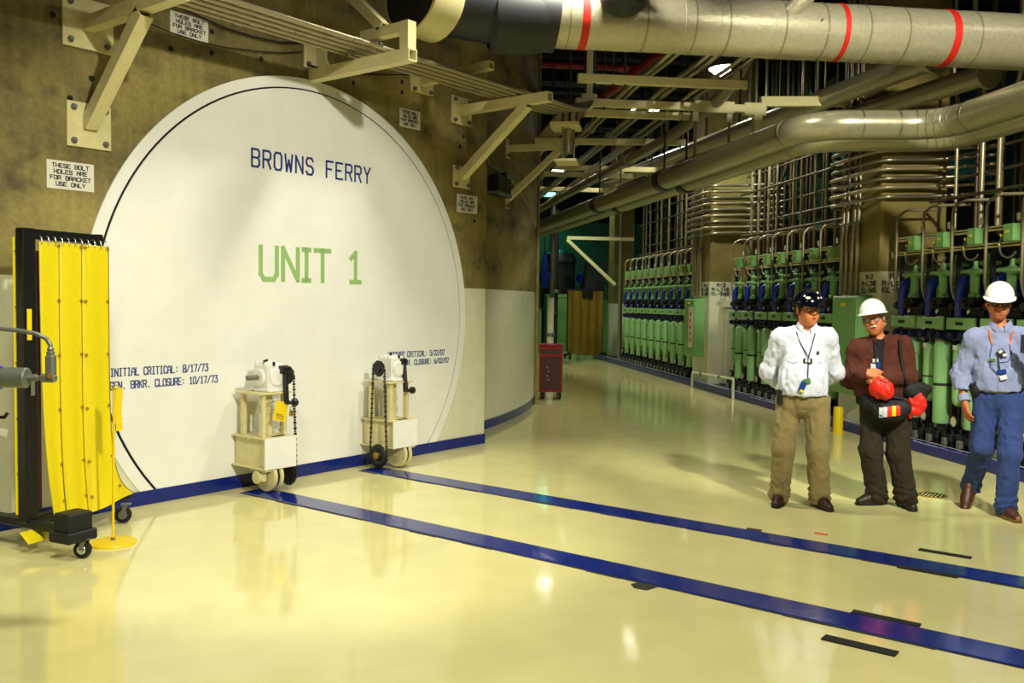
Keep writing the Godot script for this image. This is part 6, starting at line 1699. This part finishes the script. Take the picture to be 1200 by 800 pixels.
func far_end() -> void:
	var bs := rack_basis()
	# second yellow curtain on a frame
	var c := thing("screen_frame", "dark wheeled frame of the dull yellow curtain at the far end of the aisle", "frame", ts(21.7, 10.32, 0))
	var across := Basis(SD, Vector3.UP, -TD)
	c.transform.basis = across
	for s in [-0.52, 0.52]: obj("upright", box(sh(), Vector3(s, 1.05, 0), Vector3(0.06, 1.95, 0.06)), M.black_paint, c)
	obj("header", box(sh(), Vector3(0, 2.02, 0), Vector3(1.12, 0.07, 0.07)), M.black_paint, c)
	obj("control_box", box(sh(), Vector3(0.05, 1.90, 0.08), Vector3(0.30, 0.24, 0.10), 0.01), M.black_paint, c)
	for s in [-0.52, 0.52]:
		obj("foot_bar", box(sh(), Vector3(s, 0.16, 0), Vector3(0.07, 0.07, 0.9)), M.black_paint, c)
		caster(c, Vector3(s, 0, 0.40), 0.2, 0.06, M.grey_metal); caster(c, Vector3(s, 0, -0.40), 0.2, 0.06, M.grey_metal)
	c = thing("dull_curtain", "dull yellow vinyl curtain hanging at the far end of the aisle", "curtain", ts(21.7, 10.32, 0))
	c.transform.basis = across
	for k in 2:
		var o := sh()
		for i in 10:
			var x0 := -0.52 + 0.52 * k + 0.052 * i
			var z0 := 0.055 + 0.02 * sin(i * 1.3 + k)
			var z1 := 0.055 + 0.02 * sin((i + 1) * 1.3 + k)
			var y0 := 0.13 + 0.03 * sin(i * 0.7 + k * 2.0)
			var nn := Vector3(-(z1 - z0), 0, 0.052).normalized()
			for d in [0.0, -0.006]:
				o.quad(Vector3(x0, y0, z0 + d), Vector3(x0 + 0.052, y0, z1 + d), Vector3(x0 + 0.052, 2.0, z1 + d), Vector3(x0, 2.0, z0 + d), nn if d == 0.0 else -nn)
		obj("panel", o, M.dull_yellow_cloth, c)
	# green cabinets and switchgear beyond
	var nm := ["tall green cabinet with recessed panel left of the dull yellow curtain", "green cabinet with ribs half hidden behind the red cart", "narrow green cabinet right of the dull yellow curtain"]
	var ps := [[24.6, 10.15, 1.0, 1.92], [24.4, 9.05, 0.8, 1.45], [23.2, 11.0, 0.75, 1.75]]
	for k in 3:
		c = thing("floor_cabinet", nm[k], "cabinet", ts(ps[k][0], ps[k][1], 0), 0, "green cabinets at the far end")
		c.transform.basis = across
		obj("case", box(sh(), Vector3(0, ps[k][3] / 2, -0.3), Vector3(ps[k][2], ps[k][3], 0.6), 0.015), M.green_paint, c)
		var fr := sh()
		for s in [-1.0, 1.0]: box(fr, Vector3(s * (ps[k][2] / 2 - 0.05), ps[k][3] / 2, 0.012), Vector3(0.09, ps[k][3], 0.03), 0.004)
		for y in [0.06, ps[k][3] - 0.05]: box(fr, Vector3(0, y, 0.012), Vector3(ps[k][2], 0.10, 0.03), 0.004)
		obj("door_frame", fr, M.green_paint, c)
		obj("handle", box(sh(), Vector3(ps[k][2] * 0.25, ps[k][3] * 0.5, 0.02), Vector3(0.03, 0.14, 0.03), 0.004), M.grey_metal, c)
	c = thing("vessel", "big dark green vertical vessel behind the dull yellow curtain", "vessel", ts(26.0, 10.3, 0))
	obj("shell", lathe(sh(), [Vector2(0, 0), Vector2(0.55, 0), Vector2(0.55, 3.0), Vector2(0.60, 3.0), Vector2(0.60, 3.08), Vector2(0.5, 3.3), Vector2(0.2, 3.45), Vector2(0, 3.45)], 28), M.dark_steel, c)
	obj("band", lathe(sh(), [Vector2(0.55, 1.4), Vector2(0.565, 1.4), Vector2(0.565, 1.5), Vector2(0.55, 1.5)], 28), M.green_paint, c)
	c = thing("hopper", "dark hopper shaped box hanging above the dull yellow curtain", "hopper", ts(24.8, 11.25, 0))
	c.transform.basis = across
	obj("casing", prism(sh(), PackedVector2Array([Vector2(-0.4, 1.95), Vector2(0.25, 1.95), Vector2(0.42, 3.0), Vector2(-0.25, 3.0)]), -0.3, 0.3), M.rubber, c)
	obj("hanger", box(sh(), Vector3(0.1, 4.8, 0), Vector3(0.05, 3.6, 0.05)), M.dark_steel, c)
	c = thing("pipe_stand", "cream diagonal brace pipe above the far end of the aisle", "brace", ts(19.6, 9.35, 0))
	obj("brace", bar(sh(), Vector3(0, 3.35, 0), SD * 1.35 + Vector3(0, 2.15, 0), 0.09, 0.09, 0.004), M.cream_paint, c)
	obj("arm", bar(sh(), Vector3(0, 3.40, 0), SD * 1.85 + Vector3(0, 3.40, 0), 0.09, 0.09, 0.004), M.cream_paint, c)
	obj("post", bar(sh(), SD * 1.5 + Vector3(0, 0.09, 0), SD * 1.5 + Vector3(0, 4.6, 0), 0.08, 0.08), M.steel, c)
	# white lagged pipes standing at the far column
	for k in 3:
		c = thing("standing_pipe", ["white lagged pipe standing just past the curved wall", "grey pipe standing against the light past the curved wall", "dark pipe rising behind the red cart"][k], "pipe", [ts(15.0, 8.13, 0), ts(16.5, 8.42, 0), ts(19.0, 8.95, 0)][k])
		obj("pipe", tube(sh(), [Vector3.ZERO, Vector3(0, [1.75, 4.1, 4.1][k], 0)], [0.075, 0.055, 0.06][k], 12), [M.wall_paint, M.grey_metal, M.dark_steel][k], c)
		obj("collar", cyl(sh(), Vector3(0, 0.9 + k * 0.5, 0), Vector3(0, 0.98 + k * 0.5, 0), 0.10, 12, 0.006), M.grey_metal, c)
	c = thing("blue_pipe", "blue painted pipe section hanging past the curved wall", "pipe", ts(18.0, 8.48, 0))
	obj("pipe", lathe(sh(), [Vector2(0, 2.0), Vector2(0.10, 2.0), Vector2(0.10, 2.55), Vector2(0.04, 2.85), Vector2(0, 2.85)], 16), M.valve_blue, c)
	obj("rod", cyl(sh(), Vector3(0, 2.8, 0), Vector3(0, 6.55, 0), 0.015, 8), M.dark_steel, c)
	c = thing("green_panel", "teal painted wall panel lit at the far end of the aisle", "panel", ts(29.5, 10.5, 0))
	c.transform.basis = across
	for k in 6: obj("sheet", box(sh(), Vector3(-3.0 + 1.22 * k, 2.4, 0), Vector3(1.2, 4.6, 0.05), 0.004), M.teal_paint, c)
	# pumps and motors in front of the panel, seen in small
	rng.seed = 66
	for k in 4:
		c = thing("pump_motor", "small dark pump motor on legs, %s from the left at the far end" % ORD[k], "motor", ts(25.2 + 0.4 * k, 9.0 + 0.75 * k, 0), 0, "pump motors at the far end")
		obj("motor", cyl(sh(), Vector3(-0.25, 2.35 + 0.15 * (k % 2), 0), Vector3(0.25, 2.35 + 0.15 * (k % 2), 0), 0.18, 14, 0.02), M.valve_blue if k % 2 else M.grey_metal, c)
		for s in [-0.18, 0.18]: obj("leg", box(sh(), Vector3(s, 1.1, 0), Vector3(0.06, 2.2, 0.06)), M.dark_steel, c)

# ---------------------------------------------------------------- overhead
func band(o: Shape, a: Vector3, b: Vector3, r: float, seg := 32) -> Shape:
	return cyl(o, a, b, r, seg)

func lamp(at: Vector3, label: String, energy: float, col: Color, teal := false, ang := 66.0, aim := Vector3.ZERO) -> void:
	var l := thing("high_bay_lamp", label, "lamp", at)
	if aim != Vector3.ZERO:
		var d := (at - aim).normalized()
		var x := d.cross(Vector3.BACK).normalized()
		l.basis = Basis(x, d, x.cross(d))
	obj("reflector", lathe(sh(), [Vector2(0.31, 0.0), Vector2(0.315, 0.01), Vector2(0.29, 0.10), Vector2(0.20, 0.20), Vector2(0.12, 0.24), Vector2(0.115, 0.24), Vector2(0.19, 0.195), Vector2(0.28, 0.098), Vector2(0.305, 0.0)], 28), M.galvanised, l)
	obj("ballast", lathe(sh(), [Vector2(0, 0.24), Vector2(0.12, 0.24), Vector2(0.13, 0.26), Vector2(0.13, 0.44), Vector2(0.10, 0.47), Vector2(0, 0.47)], 20), M.dark_steel, l)
	obj("lens", lathe(sh(), [Vector2(0, -0.13), Vector2(0.12, -0.115), Vector2(0.22, -0.07), Vector2(0.29, -0.005), Vector2(0.30, 0.012), Vector2(0.30, 0.02), Vector2(0, 0.02)], 28), M.lamp_glow_teal if teal else M.lamp_glow, l)
	obj("rod", cyl(sh(), Vector3(0, 0.44, 0), l.basis.inverse() * Vector3(0, 6.5 - at.y, 0), 0.012, 8), M.dark_steel, l)
	var s := SpotLight3D.new()
	s.name = "lamp_light"
	s.light_color = col; s.light_energy = energy; s.light_size = 0.22
	s.spot_range = 60.0; s.spot_attenuation = 2.0; s.spot_angle = ang; s.spot_angle_attenuation = 0.35
	s.shadow_enabled = true
	l.add_child(s, true)
	s.position = Vector3(0, -0.16, 0)
	s.rotation.x = -PI / 2

func hanger(t: float, s0: float, s1: float, y: float, label: String, rods: Array, dt := 0.0) -> void:
	var h := thing("trapeze_hanger", label, "hanger", Vector3.ZERO, 0, "cream trapeze hangers under the ceiling")
	obj("beam", bar(sh(), ts(t, s0, y), ts(t + dt, s1, y), 0.09, 0.095, 0.004), M.cream_paint, h)
	for s in rods:
		obj("rod", cyl(sh(), ts(t + dt * (s - s0) / (s1 - s0), s, y - 0.08), ts(t + dt * (s - s0) / (s1 - s0), s, 6.58), 0.014, 8), M.dark_steel, h)

func overhead() -> void:
	# the big lagged pipe across the aisle
	var Y := 4.33
	var t := 3.85
	var p := thing("lagged_pipe", "big silver lagged pipe with red bands across the top of the view", "pipe")
	var cuts := [6.22, 6.95, 7.42, 7.75, 8.30, 8.72, 9.15, 9.55, 10.3, 11.4, 13.0]
	for k in 10:
		obj("jacket", cyl(sh(), ts(t, cuts[k], Y), ts(t, cuts[k + 1] + 0.02, Y), 0.272 - 0.003 * (k % 2), 44, 0.003), M.lagging, p)
		obj("strap", cyl(sh(), ts(t, cuts[k] + 0.10, Y), ts(t, cuts[k] + 0.118, Y), 0.2745, 44), M.galvanised, p)
	for e in [[6.44, 0.075], [9.0, 0.05], [10.12, 0.075]]:
		obj("red_band", cyl(sh(), ts(t, e[0], Y), ts(t, e[0] + e[1], Y), 0.2755, 44), M.red_band, p)
	obj("branch", tube(sh(), [ts(t - 0.18, 8.46, Y + 0.10), ts(t - 0.26, 8.55, Y + 0.20), ts(t - 0.32, 8.78, Y + 0.48), ts(t - 0.34, 9.2, Y + 0.9)], 0.085, 16), M.lagging, p)
	obj("stud", cyl(sh(), ts(t - 0.25, 8.75, Y + 0.03), ts(t - 0.30, 8.75, Y + 0.03), 0.012, 8), M.grey_metal, p)
	p = thing("black_valve", "black valve body hanging in front of the big lagged pipe", "valve", ts(3.42, 6.78, 0))
	obj("bonnet", lathe(sh(), [Vector2(0, 4.25), Vector2(0.10, 4.26), Vector2(0.20, 4.33), Vector2(0.225, 4.42), Vector2(0.225, 4.60), Vector2(0.18, 4.66), Vector2(0.11, 4.70), Vector2(0.11, 6.5), Vector2(0, 6.5)], 28), M.insulation_dark, p)
	obj("gland", cyl(sh(), ts(-0.21, 0.0, 4.45), ts(-0.30, 0.0, 4.45), 0.09, 18, 0.01), M.insulation_dark, p)
	p = thing("black_pipe", "thick black insulated pipe with a cream collar joining the lagged pipe", "pipe")
	var e0 := ts(3.80, 5.19, Y + 0.07)
	var ax := (-TD * 0.60 - SD * 0.78 + Vector3.UP * 0.04).normalized()
	obj("pipe", tube(sh(), rounded([ts(t, 6.24, Y - 0.02), ts(t, 5.72, Y + 0.03), e0, e0 + ax * 0.35], 0.35, 8), 0.30, 32), M.insulation_dark, p)
	obj("reducer", lathe(sh(), [Vector2(0.26, -0.02), Vector2(0.29, 0.0), Vector2(0.325, 0.35), Vector2(0.325, 0.55), Vector2(0.28, 0.60)], 30, Transform3D(Basis(TD, -SD, Vector3.UP), ts(t, 6.2, Y - 0.02))), M.insulation_dark, p)
	var bx := ax.cross(Vector3.UP).normalized()
	obj("collar", lathe(sh(), [Vector2(0.30, 0.08), Vector2(0.372, 0.08), Vector2(0.38, 0.09), Vector2(0.38, 0.40), Vector2(0.372, 0.41), Vector2(0.355, 0.41)], 40, Transform3D(Basis(bx, ax, bx.cross(ax)), e0)), M.cream_paint, p)
	obj("end_cap", lathe(sh(), [Vector2(0.355, 0.38), Vector2(0.355, 0.405), Vector2(0.0, 0.405)], 40, Transform3D(Basis(bx, ax, bx.cross(ax)), e0)), M.insulation_dark, p)
	# the pair of bent lagged pipes above the racks
	var y := 3.40
	for k in 2:
		p = thing("bent_pipe", ["silver lagged pipe with two elbows nearer the aisle, above the persons", "silver lagged pipe with two elbows running behind its twin above the racks"][k], "pipe", Vector3.ZERO, 0, "twin silver pipes above the aisle")
		var pts := [ts(17.5, 7.98, y), ts(3.72, 8.74, y), ts(3.52, 9.98, y), ts(-2.0, 9.86, y)] if k == 0 else [ts(17.5, 8.36, y), ts(4.42, 9.12, y), ts(4.10, 10.46, y), ts(-2.0, 10.30, y)]
		var r := 0.142 if k == 0 else 0.132
		obj("jacket", tube(sh(), rounded(pts, 0.42, 9), r, 28), M.galvanised, p)
		for e in [[pts[0].lerp(pts[1], 0.965), pts[0].lerp(pts[1], 0.968)], [pts[1].lerp(pts[2], 0.36), pts[1].lerp(pts[2], 0.375)], [pts[1].lerp(pts[2], 0.64), pts[1].lerp(pts[2], 0.655)], [pts[2].lerp(pts[3], 0.085), pts[2].lerp(pts[3], 0.088)]]:
			obj("strap", cyl(sh(), e[0], e[1], r + 0.003, 28), M.steel, p)
		# gores of the near elbow
		for g in 5:
			var f := 0.2 + 0.15 * g
			var q: Vector3 = pts[2].lerp(pts[1], 0.0)
			var s: Vector3 = q + (pts[1] - q).normalized() * 0.42
			var e2: Vector3 = q + (pts[3] - q).normalized() * 0.42
			var c: Vector3 = s.lerp(q, f).lerp(q.lerp(e2, f), f)
			var d: Vector3 = ((q - s).lerp(e2 - q, f)).normalized()
			obj("gore_bead", cyl(sh(), c - d * 0.006, c + d * 0.006, r + 0.004, 28, 0.003), M.steel, p)
		# clamps hung from rods
		for f in [0.46, 0.70]:
			var c: Vector3 = pts[0].lerp(pts[1], f + 0.02 * k)
			var d: Vector3 = (pts[1] - pts[0]).normalized()
			obj("clamp", cyl(sh(), c - d * 0.10, c + d * 0.10, r + 0.018, 24, 0.004), M.black_paint, p)
			obj("hanger_rod", cyl(sh(), c + Vector3.UP * 0.1, c + Vector3.UP * (6.55 - y), 0.014, 8), M.dark_steel, p)
	for k in 2:
		p = thing("oblique_pipe", ["silver pipe running above and behind the big lagged pipe, left of the two", "silver pipe running above the right rack, right of the two"][k], "pipe", Vector3.ZERO, 0, "high silver pipes along the racks")
		var yy := 4.40 if k == 0 else 4.15
		var far := ts(16.0, 9.53, yy) if k == 0 else ts(11.8, 9.95, yy)
		var near := ts(4.75, 10.62, yy) if k == 0 else ts(4.42, 11.03, yy)
		obj("jacket", tube(sh(), [far, near], 0.14 if k == 0 else 0.12, 24), M.galvanised, p)
		obj("end_flange", cyl(sh(), near, near + (near - far).normalized() * 0.05, 0.19 if k == 0 else 0.165, 24, 0.006), M.galvanised, p)
		for e in [0.3, 0.7]:
			var a := far.lerp(near, e)
			obj("hanger_rod", cyl(sh(), a + Vector3.UP * 0.1, Vector3(a.x, 6.5, a.z), 0.014, 8), M.dark_steel, p)
	# trapeze hangers and what they carry
	hanger(5.62, 6.80, 8.82, 4.22, "cream trapeze hanger beam nearest under the big pipe, just below the lamp", [7.0, 7.22, 7.36, 8.75])
	hanger(6.85, 7.02, 9.30, 4.22, "cream trapeze hanger beam second from the camera, with white brackets", [7.15, 7.4, 9.1])
	hanger(7.37, 7.25, 8.74, 4.20, "cream trapeze hanger beam third from the camera", [7.4, 8.6])
	hanger(9.65, 6.70, 9.32, 4.20, "cream trapeze hanger beam meeting the bracket on the curved wall", [7.2, 9.2], -0.35)
	hanger(12.3, 7.70, 9.80, 4.20, "cream trapeze hanger beam fifth from the camera over the aisle", [7.9, 9.6])
	hanger(13.2, 7.65, 9.45, 4.20, "cream trapeze hanger beam sixth from the camera over the aisle", [7.8, 9.3])
	hanger(15.6, 7.8, 9.9, 4.20, "cream trapeze hanger beam farthest from the camera over the aisle", [8.0, 9.7])
	# white hanger bracket at the end of the second beam
	p = thing("pipe_support", "white welded pipe support with clevis hangers at the end of the second trapeze beam", "bracket", ts(6.85, 9.3, 0))
	obj("head", box(sh(), SD * 0.12 + Vector3(0, 4.22, 0), Vector3(0.30, 0.16, 0.10), 0.01, Basis(SD, Vector3.UP, -TD)), M.cream_paint, p)
	obj("leg", box(sh(), SD * 0.16 + Vector3(0, 3.92, 0), Vector3(0.12, 0.55, 0.09), 0.006, Basis(SD, Vector3.UP, -TD)), M.cream_paint, p)
	obj("arm", bar(sh(), SD * 0.2 + Vector3(0, 4.32, 0), SD * 1.42 + Vector3(0, 4.37, 0), 0.09, 0.13, 0.006), M.cream_paint, p)
	obj("angle_plate", box(sh(), -SD * 0.45 + Vector3(0, 4.22, 0) - TD * 0.055, Vector3(0.55, 0.15, 0.012), 0.002, Basis(SD, Vector3.UP, -TD)), M.cream_paint, p)
	for s in [-0.68, -0.22]:
		obj("clevis", box(sh(), SD * s + Vector3(0, 4.10, 0), Vector3(0.07, 0.13, 0.05), 0.008, Basis(SD, Vector3.UP, -TD)), M.tag_white, p)
		obj("rod", cyl(sh(), SD * s + Vector3(0, 4.06, 0), SD * s + Vector3(0, 3.45, 0), 0.022, 8), M.galvanised, p)
	# conduits along the ceiling, resting on the hangers
	var ss := [7.55, 7.55, 7.55, 7.67, 8.0, 8.12, 8.42, 8.56]
	for k in range(2, 8):
		p = thing("ceiling_conduit", "%s conduit lying on the trapeze hangers along the aisle" % ORD[k], "conduit", Vector3.ZERO, 0, "conduits along the aisle ceiling")
		var yy := 4.30 + 0.02 * (k % 2)
		obj("pipe", tube(sh(), rounded([ts(4.6, ss[k] + 0.9, 5.3), ts(5.3, ss[k] + 0.25, yy + 0.15), ts(6.0, ss[k], yy), ts(22.0, ss[k] + 0.35, yy)], 0.4), 0.026 + 0.007 * (k % 3), 8), M.steel if k % 3 else M.conduit, p)
		obj("coupling", cyl(sh(), ts(8.2 + 0.3 * k, ss[k] + 0.048 + 0.0065 * k, yy), ts(8.34 + 0.3 * k, ss[k] + 0.05 + 0.0068 * k, yy), 0.05, 10), M.steel, p)
	p = thing("drain_pipe", "thick dark grey pipe slanting along the aisle under the trapeze hangers", "pipe")
	obj("pipe", tube(sh(), rounded([ts(5.3, 9.05, 5.4), ts(6.4, 8.95, 4.35), ts(8.2, 8.62, 4.02), ts(20.0, 8.3, 4.0)], 0.6), 0.085, 16), M.galvanised, p)
	obj("coupling", cyl(sh(), ts(10.0, 8.571, 4.017), ts(10.2, 8.567, 4.016), 0.11, 16, 0.008), M.steel, p)
	p = thing("sprinkler_pipe", "red sprinkler pipe running across under the dark ceiling", "pipe", Vector3.ZERO, 0, "red sprinkler pipes")
	obj("pipe", tube(sh(), [ts(11.15, 7.0, 5.80), ts(11.15, 9.2, 5.80)], 0.055, 10), M.red_paint, p)
	obj("tee", cyl(sh(), ts(11.15, 8.6, 5.80), ts(11.15, 8.8, 5.80), 0.075, 10, 0.006), M.red_paint, p)
	obj("hanger", cyl(sh(), ts(11.15, 7.9, 5.80), ts(11.15, 7.9, 6.55), 0.012, 6), M.dark_steel, p)
	p = thing("sprinkler_pipe", "red sprinkler main slanting along the aisle behind the lamp", "pipe", Vector3.ZERO, 0, "red sprinkler pipes")
	obj("pipe", tube(sh(), [ts(6.6, 8.62, 5.25), ts(21.0, 7.7, 5.3)], 0.085, 12), M.red_paint, p)
	for e in [8.0, 12.0, 16.0]: obj("coupling", cyl(sh(), ts(e, 8.62 - (e - 6.6) * 0.0639, 5.25 + (e - 6.6) * 0.0035), ts(e + 0.16, 8.61 - (e - 6.6) * 0.0639, 5.25 + (e - 6.6) * 0.0035), 0.11, 12, 0.008), M.red_paint, p)
	obj("hanger", cyl(sh(), ts(9.0, 8.466, 5.3), ts(9.0, 8.466, 6.58), 0.012, 6), M.dark_steel, p)
	p = thing("vertical_channel", "cream vertical hanger post dropping from the ceiling left of the trapeze beams", "post", ts(6.9, 7.2, 0))
	obj("post", box(sh(), Vector3(0, 5.35, 0), Vector3(0.10, 2.4, 0.08), 0.004, Basis(SD, Vector3.UP, -TD)), M.cream_paint, p)
	obj("foot", box(sh(), Vector3(0, 4.30, 0), Vector3(0.2, 0.06, 0.16), 0.004, Basis(SD, Vector3.UP, -TD)), M.cream_paint, p)
	# platform of clamps where the bundle leaves the wall
	p = thing("clamp_assembly", "small platform with bolted clamps where the conduit bundle leaves the wall", "bracket", Vector3(9.02, 0, 0.52))
	obj("platform", box(sh(), Vector3(0, 3.74, 0), Vector3(0.42, 0.05, 0.34), 0.004, Basis(Vector3.UP, 0.5)), M.cream_paint, p)
	for e in [Vector3(-0.12, 3.82, 0.08), Vector3(0.10, 3.82, 0.10), Vector3(0.06, 3.82, -0.08)]: obj("clamp", cyl(sh(), e - Vector3.UP * 0.06, e + Vector3.UP * 0.10, 0.028, 10, 0.005), M.steel, p)
	obj("spring_can", cyl(sh(), Vector3(0.02, 3.42, 0.02), Vector3(0.02, 3.70, 0.02), 0.06, 14, 0.006), M.conduit, p)
	for s in [-1.0, 1.0]: obj("rod", cyl(sh(), Vector3(0.12 * s, 3.32, 0.04), Vector3(0.12 * s, 3.74, 0.04), 0.012, 8), M.steel, p)
	obj("lower_plate", box(sh(), Vector3(0, 3.32, 0.02), Vector3(0.40, 0.03, 0.26), 0.004, Basis(Vector3.UP, 0.5)), M.cream_paint, p)
	obj("hanger_rod", cyl(sh(), Vector3(0.15, 3.74, -0.05), Vector3(0.15, 6.58, -0.05), 0.014, 8), M.dark_steel, p)

# ---------------------------------------------------------------- start
func _ready() -> void:
	var cam := Camera3D.new()
	cam.name = "camera"
	add_child(cam)
	cam.fov = 41.146
	cam.keep_aspect = Camera3D.KEEP_HEIGHT
	cam.near = 0.05; cam.far = 200.0
	cam.transform = Transform3D(Basis(Vector3.UP, -0.9133) * Basis(Vector3.RIGHT, -0.04337) * Basis(Vector3.BACK, 0.0114), Vector3(0, 1.65, 6.7109))
	cam.current = true
	var we := WorldEnvironment.new()
	we.name = "environment"
	var env := Environment.new()
	env.background_mode = Environment.BG_COLOR
	env.background_color = Color(0, 0, 0)
	env.tonemap_mode = Environment.TONE_MAPPER_LINEAR
	env.tonemap_exposure = 2.6
	env.sdfgi_enabled = true; env.ssao_enabled = true; env.ssil_enabled = true
	we.environment = env
	add_child(we)
	materials()
	var warm := Color(1.0, 0.985, 0.90)
	var E := 9.0
	lamp(Vector3(1.6, 5.9, 10.2), "tilted flood lamp high behind the camera aimed at the plug", E * 3.15, warm, false, 17.0, Vector3(4.9, 0.75, 0.0))
	lamp(Vector3(3.6, 5.8, 8.6), "tilted flood lamp behind the camera aimed at the near racks", E * 3.2, warm, false, 23.0, Vector3(10.9, 1.25, 3.2))
	lamp(Vector3(1.4, 5.7, 3.6), "high bay lamp over the floor before the yellow curtain", E * 0.70, warm, false, 62.0)
	lamp(Vector3(6.6, 5.7, 2.4), "high bay lamp over the rails before the plug", E * 0.65, warm, false, 58.0)
	lamp(Vector3(3.2, 5.7, 7.4), "high bay lamp over the camera", E * 0.6, warm, false, 62.0)
	lamp(Vector3(9.4, 5.7, 7.6), "high bay lamp over the floor right of the camera", E * 0.5, warm, false, 64.0)
	lamp(ts(10.7, 10.45, 5.75), "bright high bay lamp seen under the big lagged pipe", E * 0.5, warm)
	lamp(ts(14.5, 10.05, 5.8), "high bay lamp hidden behind the trapeze beams over the aisle", E * 0.34, warm, false, 76.0)
	lamp(ts(18.2, 8.5, 5.7), "high bay lamp over the far trapeze hangers", E * 0.55, Color(0.93, 1.0, 0.86), false, 54.0)
	lamp(ts(23.0, 9.75, 5.7), "high bay lamp over the far end of the aisle", E * 0.16, Color(0.85, 1.0, 0.86), false, 76.0)
	lamp(ts(22.9, 13.9, 5.6), "high bay lamp behind the distant bank of racks", E * 0.3, Color(0.8, 1.0, 0.9))
	lamp(ts(11.5, 13.0, 5.7), "greenish lamp behind the conduits of the middle bank", E * 0.25, Color(0.55, 1.0, 0.85), true)
	lamp(ts(28.0, 10.2, 5.6), "greenish lamp before the teal panel at the far end", E * 0.08, Color(0.45, 1.0, 0.85), true)
	setting()
	plug()
	wall_things()
	overhead()
	racks()
	aisle_things()
	screen()
	people()
